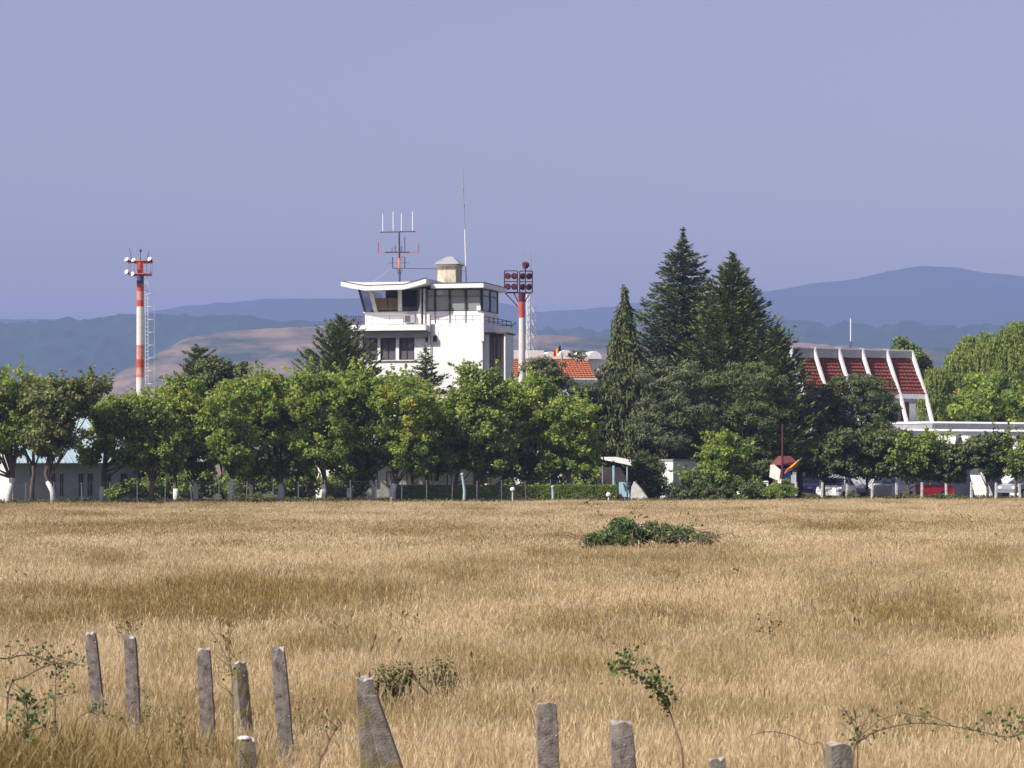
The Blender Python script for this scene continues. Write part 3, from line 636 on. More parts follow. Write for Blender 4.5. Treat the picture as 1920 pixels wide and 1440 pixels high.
# orange tiled building behind the conifers
OB = Frame(1035, 215, 12)
ob = OB.root('orange_roofed_building', 'white walled building with orange tiled roof between the tower and the conifers', 'building')
m_ = MB(); a = OB.at(955, 674, 3.0); c = OB.at(1135, 674, 3.0); m_.box(a.x, c.x, 3.0, 9, 0, OB.at(1000, 673, 3).z); m_.build('wall', M['white'], ob)
m_ = MB(); fbox(OB, 959, 1020, 657, 672.5, 2.7, 5.0, m_); m_.build('parapet', M['whitebright'], ob)
for (x0, x1_, y0, y1_) in ((1021, 1046, 659, 673), (1047, 1078, 656, 673), (1079, 1103, 659, 676), (1104, 1128, 658, 673)):
    m_ = MB(); pa, pb = OB.at(x0, y1_, 2.7), OB.at(x1_, y0, 2.7); n_ = 8
    poly = [Vector((pa.x, 2.7, pa.z))]+[Vector((pa.x+(pb.x-pa.x)*k/n_, 2.7, pa.z+(pb.z-pa.z)*(.45+.55*math.sin(math.pi*k/n_)))) for k in range(n_+1)]+[Vector((pb.x, 2.7, pa.z))]
    m_.prism(poly, (0, 2.6, 0)); m_.build('vaulted_rooflight', M['whitebright'], ob)
pa = OB.at(957, 708, 0); pb = OB.at(1118, 708, 0); pc = OB.at(957, 674, 2.9); pc.x = pa.x
tiled(pa, (pb.x, pb.y, pa.z), pc, 9, 26, M['orange_tile'], ob)
m_ = MB(); m_.box(pa.x, pb.x, .15, 3.0-.004, 0, pa.z-.15); m_.build('lower_wall', M['white'], ob)
MB().box(pa.x-.05, pb.x+.1, -.12, .12, pa.z-.14, pa.z-.02).build('gutter', M['whitebright'], ob)
# flag
D = 203; b_ = P(1053, 858, D); b_.z = 0
fl = empty('flag_on_pole', b_, 0, 'red, yellow and blue flag showing over the pine beside the orange roof', 'flag')
MB().tube([(0, 0, 0), (0, 0, P(0, 640, D).z)], [.06, .03], 8).build('pole', M['metal_grey'], fl)
zt = P(0, 645, D).z
for k, c in enumerate(('flag_blue', 'flag_yellow', 'flag_red')):
    cm = mat(c, ((.01,.03,.30), (.70,.48,.02), (.62,.02,.02))[k], None, rough=.8)
    mb = MB(); N_ = 5; vs = []; fs = []
    for i in range(N_+1):
        s_ = k/3+i/N_/3; x = -.58*s_; y = .10*math.sin(s_*9); dz = -.55*s_
        for y2 in (0, .012): vs.append((x, y+y2, zt+dz+.10*(k == 2)*(1-i/N_))); vs.append((x, y+y2, zt+dz-.5+.1*i/N_))
    for i in range(N_):
        q = i*4; fs += [(q, q+4, q+5, q+1), (q+2, q+3, q+7, q+6), (q, q+2, q+6, q+4), (q+1, q+5, q+7, q+3)]
    mb.add(vs, fs); mb.build('stripe', cm, fl)

# ------------------------------------------------------------------ pale blue roofed building on the left
LB = Frame(25, 168, 35)
lb = LB.root('blue_roofed_building', 'long low building with pale blue roof behind the leftmost trees', 'building')
ze = LB.at(30, 868, 0).z; L_ = 12.5; Wd = 9.0; zr2 = 6.2
# walls with recessed tall windows
m_ = MB(); m_.box(0, L_, .35, Wd, 0, ze)
wins = [(97, 106), (112, 121), (147, 158.5), (164, 176), (197, 210), (226, 240), (258, 272)]
prev = 0; zw0 = LB.at(150, 931, 0).z; zw1 = LB.at(150, 887, 0).z; ws = []
for x0, x1_ in wins: ws.append((LB.at(x0, 900, 0).x, LB.at(x1_, 900, 0).x))
m_.box(0, L_, 0, .349, 0, zw0); m_.box(0, L_, 0, .349, zw1, ze)
for a, c in ws: m_.box(prev, a, 0, .349, zw0, zw1); prev = c
m_.box(prev, L_, 0, .349, zw0, zw1)
m_.prism([(0.0, 0, ze), (0.0, Wd, ze), (0.0, Wd/2, zr2-.1)], (.3, 0, 0))
m_.build('wall', M['shade_grey'], lb)  # front coloured grey for its shade, the sunny gable white
m_ = MB(); m_.box(-.06, -.004, -.0, Wd, 0, ze); m_.prism([(-.06, 0, ze), (-.06, Wd, ze), (-.06, Wd/2, zr2-.1)], (.055, 0, 0)); m_.build('gable_wall', M['whitebright'], lb)
for a, c in ws:
    f_ = MB(); f_.box(a+.003, a+.05, .1, .2, zw0, zw1); f_.box(c-.05, c-.003, .1, .2, zw0, zw1); f_.box(a+.05, c-.05, .1, .2, zw0, zw0+.05); f_.box(a+.05, c-.05, .1, .2, zw1-.05, zw1); f_.box((a+c)/2-.02, (a+c)/2+.02, .11, .19, zw0+.05, zw1-.05)
    fo = f_.build('window', M['metal_grey'], lb); MB().box(a+.05, c-.05, .15, .16, zw0+.05, zw1-.05).build('pane', M['glass_dark'], fo)
rf = MB(); ns = 26
for k in range(ns):   # standing seam sheets, front and back slopes
    x0 = -.4+(L_+.8)*k/ns; x1_ = x0+(L_+.8)/ns-.012
    for s_, y0 in ((1, -.5), (-1, Wd+.5)):
        zlo = ze-.05
        rf.hexa([(x0, y0, zlo), (x1_, y0, zlo), (x1_, Wd/2, zr2), (x0, Wd/2, zr2)], [(x0, y0, zlo+.05), (x1_, y0, zlo+.05), (x1_, Wd/2, zr2+.05), (x0, Wd/2, zr2+.05)])
        rf.hexa([(x0, y0, zlo+.05), (x0+.04, y0, zlo+.05), (x0+.04, Wd/2, zr2+.05), (x0, Wd/2, zr2+.05)], [(x0, y0, zlo+.10), (x0+.04, y0, zlo+.10), (x0+.04, Wd/2, zr2+.10), (x0, Wd/2, zr2+.10)])
rf.build('roof', M['blue_sheet'], lb)
m_ = MB(); q = LB.at(105, 812, 1.4); m_.box(q.x-.1, LB.at(134, 812, 1.4).x, 1.3, 2.4, q.z-.6, q.z+.25); m_.build('blue_dormer', M['bluestrong'], lb)

# low white building in the middle behind the trees
WB = Frame(760, 180, 20)
wbd = WB.root('low_white_building', 'low white building glimpsed between trunks below the control tower', 'building')
m_ = MB(); pa = WB.at(640, 940, 0); pb = WB.at(945, 940, 0); zt = WB.at(900, 868, 0).z; m_.box(pa.x, pb.x, 0, 6, 0, zt); m_.build('wall', M['rough_white'], wbd)
MB().box(pa.x-.2, pb.x+.2, -.3, 6.2, zt+.003, zt+.2).build('roof_slab', M['greyroof'], wbd)
for x0 in (655, 690, 724, 762, 800, 838):
    window(WB, wbd, x0, x0+18, 884, 912, -.02, M['brownwood'], M['glass_dark'], 2, None, .06)
m_ = MB(); fbox(WB, 888, 912, 876, 935, -.05, .02, m_); m_.build('door', M['brownwood'], wbd)

# kiosk with sloping canopy, white hut
KS = Frame(1150, 170, -20)
ks = KS.root('kiosk', 'open kiosk with sloping white edged canopy and light blue posts', 'kiosk')
m_ = MB(); a = KS.at(1126, 861, -1); c = KS.at(1190, 874, -1)
m_.hexa([a, c, c+Vector((0, 3.2, 0)), a+Vector((0, 3.2, 0))], [a+Vector((0,0,.14)), c+Vector((0,0,.14)), c+Vector((0,3.2,.14)), a+Vector((0,3.2,.14))]); m_.build('canopy', M['whitebright'], ks)
for px_ in (1130, 1151, 1176): 
    q = KS.at(px_, 880, -.8); MB().tube([(q.x, -.8, 0), (q.x, -.8, KS.at(px_, 873, -.8).z)], .09 if px_ == 1151 else .05, 8).build('post', M['lightblue'] if px_ > 1140 else M['metal_grey'], ks)
m_ = MB(); fbox(KS, 1153, 1182, 904, 945, -.6, -.5, m_); m_.build('counter_panel', M['lightblue'], ks)
m_ = MB(); fbox(KS, 1128, 1190, 876, 945, 1.9, 2.0, m_); m_.build('back_wall', M['dark'], ks)
HT = Frame(1262, 167.5, 35)
htb = HT.root('white_hut', 'small flat roofed white hut behind shrubs below the tall conifers', 'hut')
m_ = MB(); q = HT.at(1305, 864, 0); m_.box(0, q.x, 0, 1.25, 0, q.z); m_.build('wall', M['whitebright'], htb)
MB().box(-.06, q.x+.06, -.06, 1.3, q.z+.003, q.z+.09).build('roof_slab', M['greyroof'], htb)
m_ = MB(); fbox(HT, 1284, 1288, 872, 878, -.05, -.004, m_); m_.build('vent', M['metal_dark'], htb)
# leaning white board
b_ = P(1190, 858, 163); b_.z = 0
m_ = MB(); m_.prism([(-.28,0,.0), (.15,0,-.05), (.75,0,.35), (.40,0,.85), (-.05,0,1.35), (-.2,0,1.0)], (.08,.12,0))
o = m_.build('leaning_board', M['rough_white']); o.location = b_; tag(o, 'irregular white board leaning at the foot of the bush beside the kiosk', 'board')
# street lamp
b_ = P(1194, 858, 182); b_.z = 0; sl2 = empty('street_lamp', b_, 0, 'pale lamp head on a thin pole in front of the weeping spruce', 'street lamp')
MB().tube([(0,0,0), (0,0,P(0,803,182).z)], .04, 6).build('pole', M['metal_grey'], sl2)
m_ = MB(); zl = P(0, 832, 182).z; m_.tube([(0,-.1,zl-.75), (0,-.1,zl-.4), (0,-.1,zl+.15), (0,-.1,zl+.35)], [.1,.22,.24,.05], 8); m_.build('lamp_head', M['metal_white'], sl2)

# ------------------------------------------------------------------ playground tower
PT = Frame(1482, 165, 25)
pt = PT.root('playground_tower', 'playground tower with red roof, blue panel and orange slide hood', 'play tower')
m_ = MB(); a = PT.at(1464, 872, -.6); c = PT.at(1500, 872, -.6); zt = PT.at(1480, 855, 0).z; xm = (a.x+c.x)/2
m_.add([(a.x,-.65,a.z), (c.x,-.65,a.z), (c.x,.65,a.z), (a.x,.65,a.z), (xm-.35,-.1,zt), (xm+.3,-.1,zt), (xm+.3,.2,zt), (xm-.35,.2,zt)], [(3,2,1,0), (0,1,5,4), (1,2,6,5), (2,3,7,6), (3,0,4,7), (4,5,6,7)])
m_.build('roof', mat('dull_red_roof', (.20,.05,.05), (.15,.045,.045), 5, .7), pt)
for x in (a.x+.15, c.x-.15):
    for y in (-.5, .5): MB().bar((x, y, 0), (x, y, a.z), .1).build('leg', M['darkred'], pt)
m_ = MB(); fbox(PT, 1470, 1483, 878, 906, -.62, -.56, m_); m_.build('side_panel', M['blueplastic'], pt)
MB().box(a.x+.1, c.x-.1, -.5, .5, 1.15, 1.22).build('deck', M['brownwood'], pt)
m_ = MB(); p0, p1 = PT.at(1474, 884, -.8), PT.at(1498, 868, -.8); nx = Vector((.13, 0, .2))
m_.hexa([p0-nx*.6, p1-nx, p1+nx, p0+nx*.6], [p0-nx*.6+Vector((0,.3,0)), p1-nx+Vector((0,.3,0)), p1+nx+Vector((0,.3,0)), p0+nx*.6+Vector((0,.3,0))]); m_.build('slide_hood', M['orange'], pt)
m_ = MB(); p0, p1 = PT.at(1482, 877, -.85), PT.at(1499, 862, -.85); m_.bar(p0, p1, .09); m_.build('yellow_rail', M['yellow'], pt)
m_ = MB(); p0, p1 = PT.at(1494, 868, -.9), PT.at(1504, 859, -.9); m_.bar(p0, p1, .12); m_.build('dark_rail', M['metal_dark'], pt)
b_ = P(1467, 858, 164); b_.z = 0; o = MB().tube([(0,0,0), (0,0,P(0,795,164).z)], [.085, .05], 8).build('red_flagpole', M['darkred']); o.location = b_; tag(o, 'slender dark red pole rising beside the playground tower roof', 'pole')
b_ = P(1453, 858, 164.5); b_.z = 0; o = MB().prism([(-.38,0,1.6), (.3,0,1.35), (.38,0,2.0), (-.1,0,2.35), (-.32,0,2.3)], (0,.1,0)).build('cream_panel', M['rough_white']); o.location = b_
o2 = MB().bar((0,.05,0), (0,.05,1.6), .08).build('support_post', M['metal_grey'], o); o.rotation_euler = (0, 0, R(-35)); tag(o, 'cream coloured panel on a post left of the playground tower', 'panel')

# ------------------------------------------------------------------ painted posts, globes between trunks
def painted_post(px, D, h, m, label, bend=0):
    b_ = P(px, 858, D); b_.z = 0
    e = empty('painted_post', b_, 0, label, 'post')
    MB().tube([(0,0,0), (.03,0,h*.5), (bend,0,h)], [.09,.08,.06], 8).build('shaft', m, e); MB().sphere((bend,0,h+.05), .1, 8).build('knob', m, e)
painted_post(870, 156, 1.75, M['lightblue'], 'tall light blue painted post below the middle trees', -.1)
painted_post(1036, 160, 1.0, M['lightblue'], 'short light blue painted post at the hedge, right of the white globe lamp')
painted_post(919, 165, 1.35, M['yellow'], 'yellow painted post against the brown trunk below the tower')
painted_post(1122, 164, 1.3, M['lightblue'], 'light blue post left of the kiosk')
for px_, h_, lab in ((961, .85, 'white globe lamp low in front of the hedge, right of the yellow post'), (1141, .55, 'white globe lamp at the foot of the kiosk')):
    b_ = P(px_, 858, 157); b_.z = 0; e = empty('globe_lamp', b_, 0, lab, 'lamp'); MB().tube([(0,0,0), (0,0,h_)], .04, 6).build('stem', M['metal_white'], e); MB().sphere((0,0,h_+.1), .14, 10).build('globe', M['lamp'], e)
# swan-necked white lamp
b_ = P(917, 858, 166); b_.z = 0; e = empty('curved_lamp', b_, 0, 'white swan necked lamp before the low white building', 'lamp')
MB().tube([(-.1,0,0), (-.1,0,1.7), (0,0,2.1), (.15,0,2.3), (.4,0,2.32)], [.07,.07,.06,.05,.05], 8).build('neck', M['metal_white'], e)
MB().tube([(.3,0,2.3), (.6,0,2.24)], [.05,.11], 8).build('head', M['metal_white'], e)

# ------------------------------------------------------------------ cars
def car(px, D, rz, paint, label, van=False, s=1.0):
    b_ = P(px, 858, D); b_.z = 0
    e = empty('parked_car', b_, rz, label, 'car', 'cars parked behind the fence')
    W2 = .84; sec = []
    prof = [(-2.05,.35), (-2.08,.62), (-1.98,.88), (-1.15,.98), (1.35,1.0), (1.98,.92), (2.05,.6), (2.0,.35)] if not van else [(-2.15,.35), (-2.2,.7), (-2.05,1.0), (-1.5,1.12), (1.9,1.15), (2.1,1.1), (2.15,.6), (2.1,.35)]
    m_ = MB(); n_ = len(prof); ys = (-W2, -W2*.96, W2*.96, W2)
    vs = []
    for j, y in enumerate((-W2+.06, -W2, W2, W2-.06)):
        k = 1.0 if j in (1, 2) else .985
        for x, z in prof: vs.append((x*k, y, z if j in (1, 2) else (z if z < .5 else z)))
    m_.add(vs, [tuple(range(n_)), tuple(range(4*n_-1, 3*n_-1, -1))]+[(j*n_+i, (j+1)*n_+i, (j+1)*n_+(i+1) % n_, j*n_+(i+1) % n_) for j in range(3) for i in range(n_)])
    m_.build('body', paint, e, bevel=.03)
    rx = [(-1.05,.97), (-.35,1.42), (.95,1.45), (1.75,.98)] if not van else [(-1.45,1.12), (-.85,1.75), (1.8,1.8), (2.05,1.14)]
    m_ = MB(); bot = [(rx[0][0], -W2+.05, rx[0][1]), (rx[3][0], -W2+.05, rx[3][1]), (rx[3][0], W2-.05, rx[3][1]), (rx[0][0], W2-.05, rx[0][1])]
    tp = [(rx[1][0], -W2+.2, rx[1][1]), (rx[2][0], -W2+.2, rx[2][1]), (rx[2][0], W2-.2, rx[2][1]), (rx[1][0], W2-.2, rx[1][1])]
    m_.hexa(bot, tp); m_.build('windows', M['car_glass'], e)
    m_ = MB(); z = rx[1][1]; m_.box(rx[1][0]-.03, rx[2][0]+.03, -W2+.18, W2-.18, z+.003, z+.06)
    for a, c in zip(bot, tp): m_.bar(a, c, .07)
    for sgn in (-1, 1): m_.bar((.35, sgn*(W2-.05), 1.0 if not van else 1.15), (.35, sgn*(W2-.19), z), .07)
    m_.build('roof', paint, e)
    for x in (-1.3, 1.3):
        for sgn in (-1, 1):
            wo = MB(); wo.tube([(x, sgn*(W2-.16), .31), (x, sgn*(W2+.02), .31)], .31, 16); wo = wo.build('wheel', M['rubber'], e)
            MB().tube([(x, sgn*(W2+.0), .31), (x, sgn*(W2+.03), .31)], .19, 12).build('rim', M['metal_grey'], wo)
    for sgn in (-1, 1):
        MB().box(-2.10 if not van else -2.2, -2.0 if not van else -2.1, sgn*.62-.16, sgn*.62+.16, .64, .8).build('headlight', M['lamp'], e)
        MB().box(2.0 if not van else 2.1, 2.08 if not van else 2.18, sgn*.68-.1, sgn*.68+.1, .66, .86).build('tail_light', M['taillight'], e)
    MB().box(-2.13 if not van else -2.24, -1.95 if not van else -2.05, -.8, .8, .36, .52).build('bumper', M['metal_grey'] if paint is M['car_red'] else paint, e)
car(1526, 190, R(60), M['car_blue'], 'violet blue car, leftmost behind the fence by the playground tower')
car(1568, 177, R(70), M['car_white'], 'white car with dark glass between the blue car and the silver car')
car(1628, 193, R(75), M['car_silver'], 'silver car half hidden by shrubs left of the brightest white car')
car(1672, 175, R(62), M['car_white'], 'bright white tall car beside the red car', True)
car(1724, 178, R(20), M['car_red'], 'red car, rightmost in the row behind the fence')
car(1925, 190, R(40), M['car_silver'], 'silver car at the right edge beyond the slanted piers')

# ------------------------------------------------------------------ trees
def tree_root(name, px, D, label, cat='tree', group=None):
    b_ = P(px, 858, D); b_.z = 0; return empty(name, b_, 0, label, cat, group)
def clump_crown(ells, ncl, per, rcl, leafL, leafW, up=.5, flat=.75, g=None, shell=.55, droop=0, sprays=0):
    """ells: (cx, cy, cz, rx, ry, rz); returns quads, tints, clump centres"""
    g = g or rng; vol = np.array([e[3]*e[4]*e[5] for e in ells])**.8; pr_ = vol/vol.sum(); C_ = []; 
    for i, e in enumerate(ells):
        k = max(3, int(ncl*pr_[i])); u = unit(k, g); r = shell+(1-shell)*g.random((k, 1))**.6
        C_.append(np.array(e[:3])+u*r*np.array(e[3:]))
    C_ = np.concatenate(C_); K = len(C_)
    rad = rcl*(.55+.75*g.random(K)); cnt = np.maximum(8, (per*(rad/rcl)**2)).astype(int)
    ci = np.repeat(np.arange(K), cnt); N = len(ci); u = unit(N, g); rr = rad[ci][:, None]*(.45+.6*g.random((N, 1)))
    off = u*rr*np.array([1, 1, flat]); c = C_[ci]+off; c[:, 2] -= droop*np.linalg.norm(off[:, :2], axis=1)
    nrm = norm(u*.6+unit(N, g)*.75+np.array([0, 0, up])); d = np.cross(nrm, unit(N, g)); d[:, 2] -= .3
    s = .65+.7*g.random(N)
    tint = np.clip(g.normal(.45, .2, N)+(g.random(K)[ci]-.5)*.35, 0, 1)
    if sprays:
        cs, ns_, ts_ = [], [], []
        for e in ells:
            for k in range(sprays):
                u_ = unit(1, g)[0]; u_[2] = abs(u_[2])*.8+.1; p = np.array(e[:3])+u_*np.array(e[3:])*.8; dd = norm(u_*np.array([1, 1, .6])+np.array([0, 0, .35])+g.normal(size=3)*.25)
                L_ = .6+.8*g.random(); m_ = int(26*L_); t_ = g.random(m_); r_ = .22*(1.15-t_)[:, None]
                q_ = p+dd*(t_*L_)[:, None]+g.normal(size=(m_, 3))*r_*.6; q_[:, 2] -= .15*t_**2
                cs.append(q_); ns_.append(unit(m_, g)*.8+np.array([0, 0, up])); ts_.append(np.clip(g.normal(.62, .18, m_), 0, 1))
        cs, ns_, ts_ = map(np.concatenate, (cs, ns_, ts_)); c = np.concatenate([c, cs]); nrm = np.concatenate([nrm, norm(ns_)]); d = np.concatenate([d, np.cross(ns_, unit(len(cs), g))]); s = np.concatenate([s, .7+.6*g.random(len(cs))]); tint = np.concatenate([tint, ts_])
    return leaves(c, d, nrm, leafL*s, leafW*s), tint, C_
def broadleaf(px, D, base_px, ells_px, label, m, ncl=70, per=130, rcl=.55, leaf=(.22, .15), trunk_r=.14, wash=None, group=None, lean=0, seed=0, fork=1.9, name='broadleaf_tree', flat=.75, bark=None, kind_cat='tree', limb=9, shell=.55, sprays=0):
    """ells_px: (px centre, py centre, half width px, half height px[, y offset])"""
    g = np.random.default_rng(1000+seed); root = tree_root(name, base_px, D, label, kind_cat, group); bx = GX(base_px, D); sc_ = D/F
    ells = []
    if sprays and len(ells_px) > 1: ells_px = list(ells_px)+[(e[0]+g.uniform(-1, 1)*e[2]*.8, e[1]+g.uniform(-.7, .5)*e[3], e[2]*.55, e[3]*.5) for e in ells_px[:2]]
    for e in ells_px:
        cy = e[4] if len(e) > 4 else 0.0
        ells.append(((e[0]-960)*sc_-bx, cy, H+(HOR-e[1])*sc_, e[2]*sc_, min(e[2]*sc_, 2.6), e[3]*sc_))
    Q, t, C_ = clump_crown(ells, ncl, per, rcl, leaf[0], leaf[1], g=g, flat=flat, shell=shell, sprays=sprays)
    link('crown', quads_mesh('crown', Q, t), m, root)
    tb = MB(); top = Vector((lean, 0, fork)); mid_ = Vector((lean*.4+g.normal()*.06, 0, fork*.5))
    zm = max(e[2]+e[5]*.4 for e in ells); xc = float(np.mean([e[0] for e in ells]))
    tb.tube([(0, 0, -.05), mid_, top, Vector((lean+(xc-lean)*.5, 0, (fork+zm)/2)), Vector((xc, 0, zm))], [trunk_r*1.25, trunk_r, trunk_r*.85, trunk_r*.5, .03], 9)
    pick = g.choice(len(C_), min(limb, len(C_)), replace=False)
    for i in pick:
        c = Vector(C_[i]); f_ = fork*(.7+.5*g.random()) if c.z > fork+.6 else fork*.6; s_ = Vector((lean*f_/fork, 0, f_)); md = s_.lerp(c, .5)+Vector((g.normal()*.15, g.normal()*.15, -.1-.1*g.random()))
        tb.tube([s_, md, c], [trunk_r*.5, trunk_r*.3, .02], 6)
    tb.build('trunk', bark or M['bark'], root, smooth=True)
    if wash:
        ww = MB(); f_ = wash/fork if fork > 0 else 1
        pts_ = [Vector((0, 0, -.04)), Vector((mid_.x*min(1, f_*1.0), 0, fork*.5)) if wash > fork*.5 else None, Vector((lean*f_, 0, wash))]
        if pts_[1] is None: pts_ = [pts_[0], Vector((mid_.x*wash/(fork*.5), 0, wash))]
        rr_ = [trunk_r*1.25+.02, trunk_r+.025, trunk_r*.95+.02][:len(pts_)] if len(pts_) == 3 else [trunk_r*1.25+.02, trunk_r+.03]
        ww.tube(pts_, rr_, 9); ww.build('limewashed_base', M['limewash'], root, smooth=True)
    return root

G1 = 'row of broadleaf trees along the field edge'
def fd(px): return 152+14*(px/1130)     # depth of the row along its slanting line
row = [ # base px, ells, mat, lean, wash, label
 (15, [(-10,742,55,48), (35,800,42,50), (-20,830,45,40), (40,715,22,18)], 'lf_linden', .25, 1.3, 'leftmost roadside tree, cut by the left edge, with low forked pale trunk'),
 (101, [(110,760,50,40), (95,812,42,44), (150,735,40,20), (70,745,25,22), (180,722,24,10)], 'lf_dry', -.45, 1.1, 'tree with browning leaves in front of the blue roof, leaning whitewashed trunk'),
 (190, [(215,780,46,38), (235,830,48,46), (165,838,26,30), (260,750,24,12)], 'lf_linden', .1, .8, 'low bushy tree right of the blue roof, below the banded pole'),
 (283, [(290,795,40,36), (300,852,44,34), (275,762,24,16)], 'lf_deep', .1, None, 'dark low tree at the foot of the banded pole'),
 (369, [(365,775,52,50), (375,845,48,42), (350,728,30,16)], 'lf_yellowish', -.2, 1.15, 'yellow green tree with two whitewashed stems under the dark pines'),
 (432, [(425,775,46,52), (435,845,42,40), (470,732,30,24)], 'lf_linden', .15, 1.2, 'tree with bright slanting whitewashed trunk left of the yellow green crowns'),
 (527, [(505,770,46,46), (500,722,34,18), (495,845,50,44), (545,800,26,40)], 'lf_yellowish', -.1, .9, 'pale yellow green tree left of the tower with a gap of hill beside its top'),
 (605, [(600,755,54,48), (600,835,58,52), (590,712,34,18)], 'lf_linden', .1, .9, 'dense tree just below the dark pine left of the tower'),
 (700, [(672,748,58,46), (690,830,56,52), (650,712,42,16), (700,718,34,16)], 'lf_linden', -.2, 1.1, 'broad dense tree in front of the tower windows'),
 (735, [(762,762,54,44), (770,840,54,50), (745,722,32,16)], 'lf_yellowish', .2, .9, 'tree below the tower main wall with a few orange leaves'),
 (822, [(835,785,40,42), (838,850,46,40), (860,752,26,18)], 'lf_linden', -.1, 1.0, 'lower crowned tree under the bright blank wall of the tower'),
 (915, [(905,730,42,36), (905,800,50,50), (925,850,44,40), (880,705,22,14)], 'lf_deep', -.15, .9, 'dark green tree with white gaps under the right corner of the tower'),
 (992, [(985,745,46,42), (990,825,48,52), (1010,720,22,18)], 'lf_linden', .1, .8, 'tree before the floodlight mast and orange roof'),
 (1066, [(1060,800,60,44), (1070,855,54,36), (1040,770,36,18), (1100,825,30,40)], 'lf_linden', 0, .9, 'rightmost tree of the row, rounded crown beside the weeping spruce')]
for i, (bp_, el, mt, ln, wsh, lab) in enumerate(row):
    broadleaf(bp_, fd(bp_)-(2 if i % 2 else 0), bp_, el, lab, M[mt], ncl=int(34*len(el)), per=125, rcl=.44, leaf=(.19,.13), sprays=9, seed=i, lean=ln, wash=wsh and wsh+.35, group=G1, limb=12, trunk_r=.12 if i % 3 else .16, fork=1.7+.15*(i % 3))
# second row behind: fill dark depth
G2 = 'trees standing just behind the front row'
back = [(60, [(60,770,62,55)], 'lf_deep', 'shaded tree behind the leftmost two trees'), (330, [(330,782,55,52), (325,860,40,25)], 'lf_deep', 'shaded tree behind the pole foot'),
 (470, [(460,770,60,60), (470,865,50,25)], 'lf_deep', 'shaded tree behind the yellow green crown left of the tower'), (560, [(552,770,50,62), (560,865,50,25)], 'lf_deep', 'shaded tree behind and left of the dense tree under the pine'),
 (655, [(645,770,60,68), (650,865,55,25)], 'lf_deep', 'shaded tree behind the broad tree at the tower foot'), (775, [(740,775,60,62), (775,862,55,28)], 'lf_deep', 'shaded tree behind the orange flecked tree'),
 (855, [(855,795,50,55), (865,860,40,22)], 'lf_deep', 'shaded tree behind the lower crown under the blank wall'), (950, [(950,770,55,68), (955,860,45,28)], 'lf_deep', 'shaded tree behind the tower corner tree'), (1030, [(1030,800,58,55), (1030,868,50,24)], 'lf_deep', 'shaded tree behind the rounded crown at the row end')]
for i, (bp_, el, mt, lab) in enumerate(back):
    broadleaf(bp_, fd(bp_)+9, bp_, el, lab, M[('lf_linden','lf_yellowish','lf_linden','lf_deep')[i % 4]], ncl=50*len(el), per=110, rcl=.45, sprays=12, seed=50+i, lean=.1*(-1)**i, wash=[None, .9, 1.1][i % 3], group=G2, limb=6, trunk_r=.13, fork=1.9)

def spruce(px, D, top, rad_prof, label, m, name='spruce_tree', levels=46, nb=13, shoots=46, droop=.25, tip_up=.15, sh=(.34, .10), seed=0, lean=0, bark='bark', base_y=None, irregular=.25, curtain=0):
    """rad_prof: (py, radius px) pairs down the tree"""
    g = np.random.default_rng(2000+seed); root = tree_root(name, px, D, label, 'tree'); s_ = D/F
    zt = H+(HOR-top)*s_; rp = np.array(rad_prof, float); zs = H+(HOR-rp[:, 0])*s_; rs = rp[:, 1]*s_
    o = np.argsort(zs); zs, rs = zs[o], rs[o]; zb = zs[0]
    Cs = []; Ds = []; Ns = []; Ls = []; tints = []; tb = MB()
    tb.tube([(0, 0, -.05), (lean*.5, 0, zt*.5), (lean, 0, zt)], [.24, .15, .015], 8)
    for l in range(levels):
        z = zb+(zt-.15-zb)*(l/(levels-1))**.92; Rr = np.interp(z, zs, rs)
        nbl = max(4, int(nb*(.45+.55*min(1, Rr/2))))
        wv = .82+.36*g.random()
        for k in range(nbl):
            a = 2*math.pi*(k+g.random()*.8)/nbl+l*1.3; L = Rr*wv*(1-irregular+irregular*1.6*g.random())*(1.25 if g.random() < .08 else 1)*1.06; zz_ = z+g.normal()*.1
            if L < .1: L = .1
            n_ = max(5, int(shoots*min(1, L/2.6))); t = g.random(n_)**.65
            dirh = np.array([math.cos(a), math.sin(a), 0]); side = np.array([-math.sin(a), math.cos(a), 0])
            zc = -droop*L*t+tip_up*L*t**3
            wdt = .30*L**.6*(1-.55*t)
            so = (g.random(n_)*2-1)*wdt
            c = dirh*(t*L)[:, None]+side*so[:, None]; c[:, 2] += zc+zz_+g.normal(size=n_)*.05; c[:, 0] += lean*z/zt
            d = dirh[None]*.8+side[None]*np.sign(so)[:, None]*(.35+.6*g.random((n_, 1))); d[:, 2] += -droop+tip_up*2*t+g.normal(size=n_)*.2
            if curtain:
                mask = g.random(n_) < curtain; c[mask, 2] -= g.random(mask.sum())*.55; d[mask] = np.array([0, 0, -1])+g.normal(size=(mask.sum(), 3))*.15
            nn = np.array([0, 0, 1])+g.normal(size=(n_, 3))*.55
            Cs.append(c); Ds.append(d); Ns.append(nn); tints.append(np.clip(g.normal(.4, .16, n_)+.25*t-.05+(g.random()-.5)*.25, 0, 1)); Ls.append(np.full(n_, 1.0)*(.7+.6*g.random(n_)))
            if l % 3 == 0 and L > .6: tb.tube([(lean*z/zt, 0, zz_), Vector(dirh*(L*.85))+Vector((lean*z/zt, 0, zz_-droop*L*.8))], [.03, .008], 4, False)
    c, d, nn, ls, ti = map(np.concatenate, (Cs, Ds, Ns, Ls, tints))
    Q = leaves(c, d, nn, sh[0]*ls, sh[1]*ls); link('crown', quads_mesh('crown', Q, ti), m, root)
    tb.build('trunk', M[bark], root, smooth=True); return root
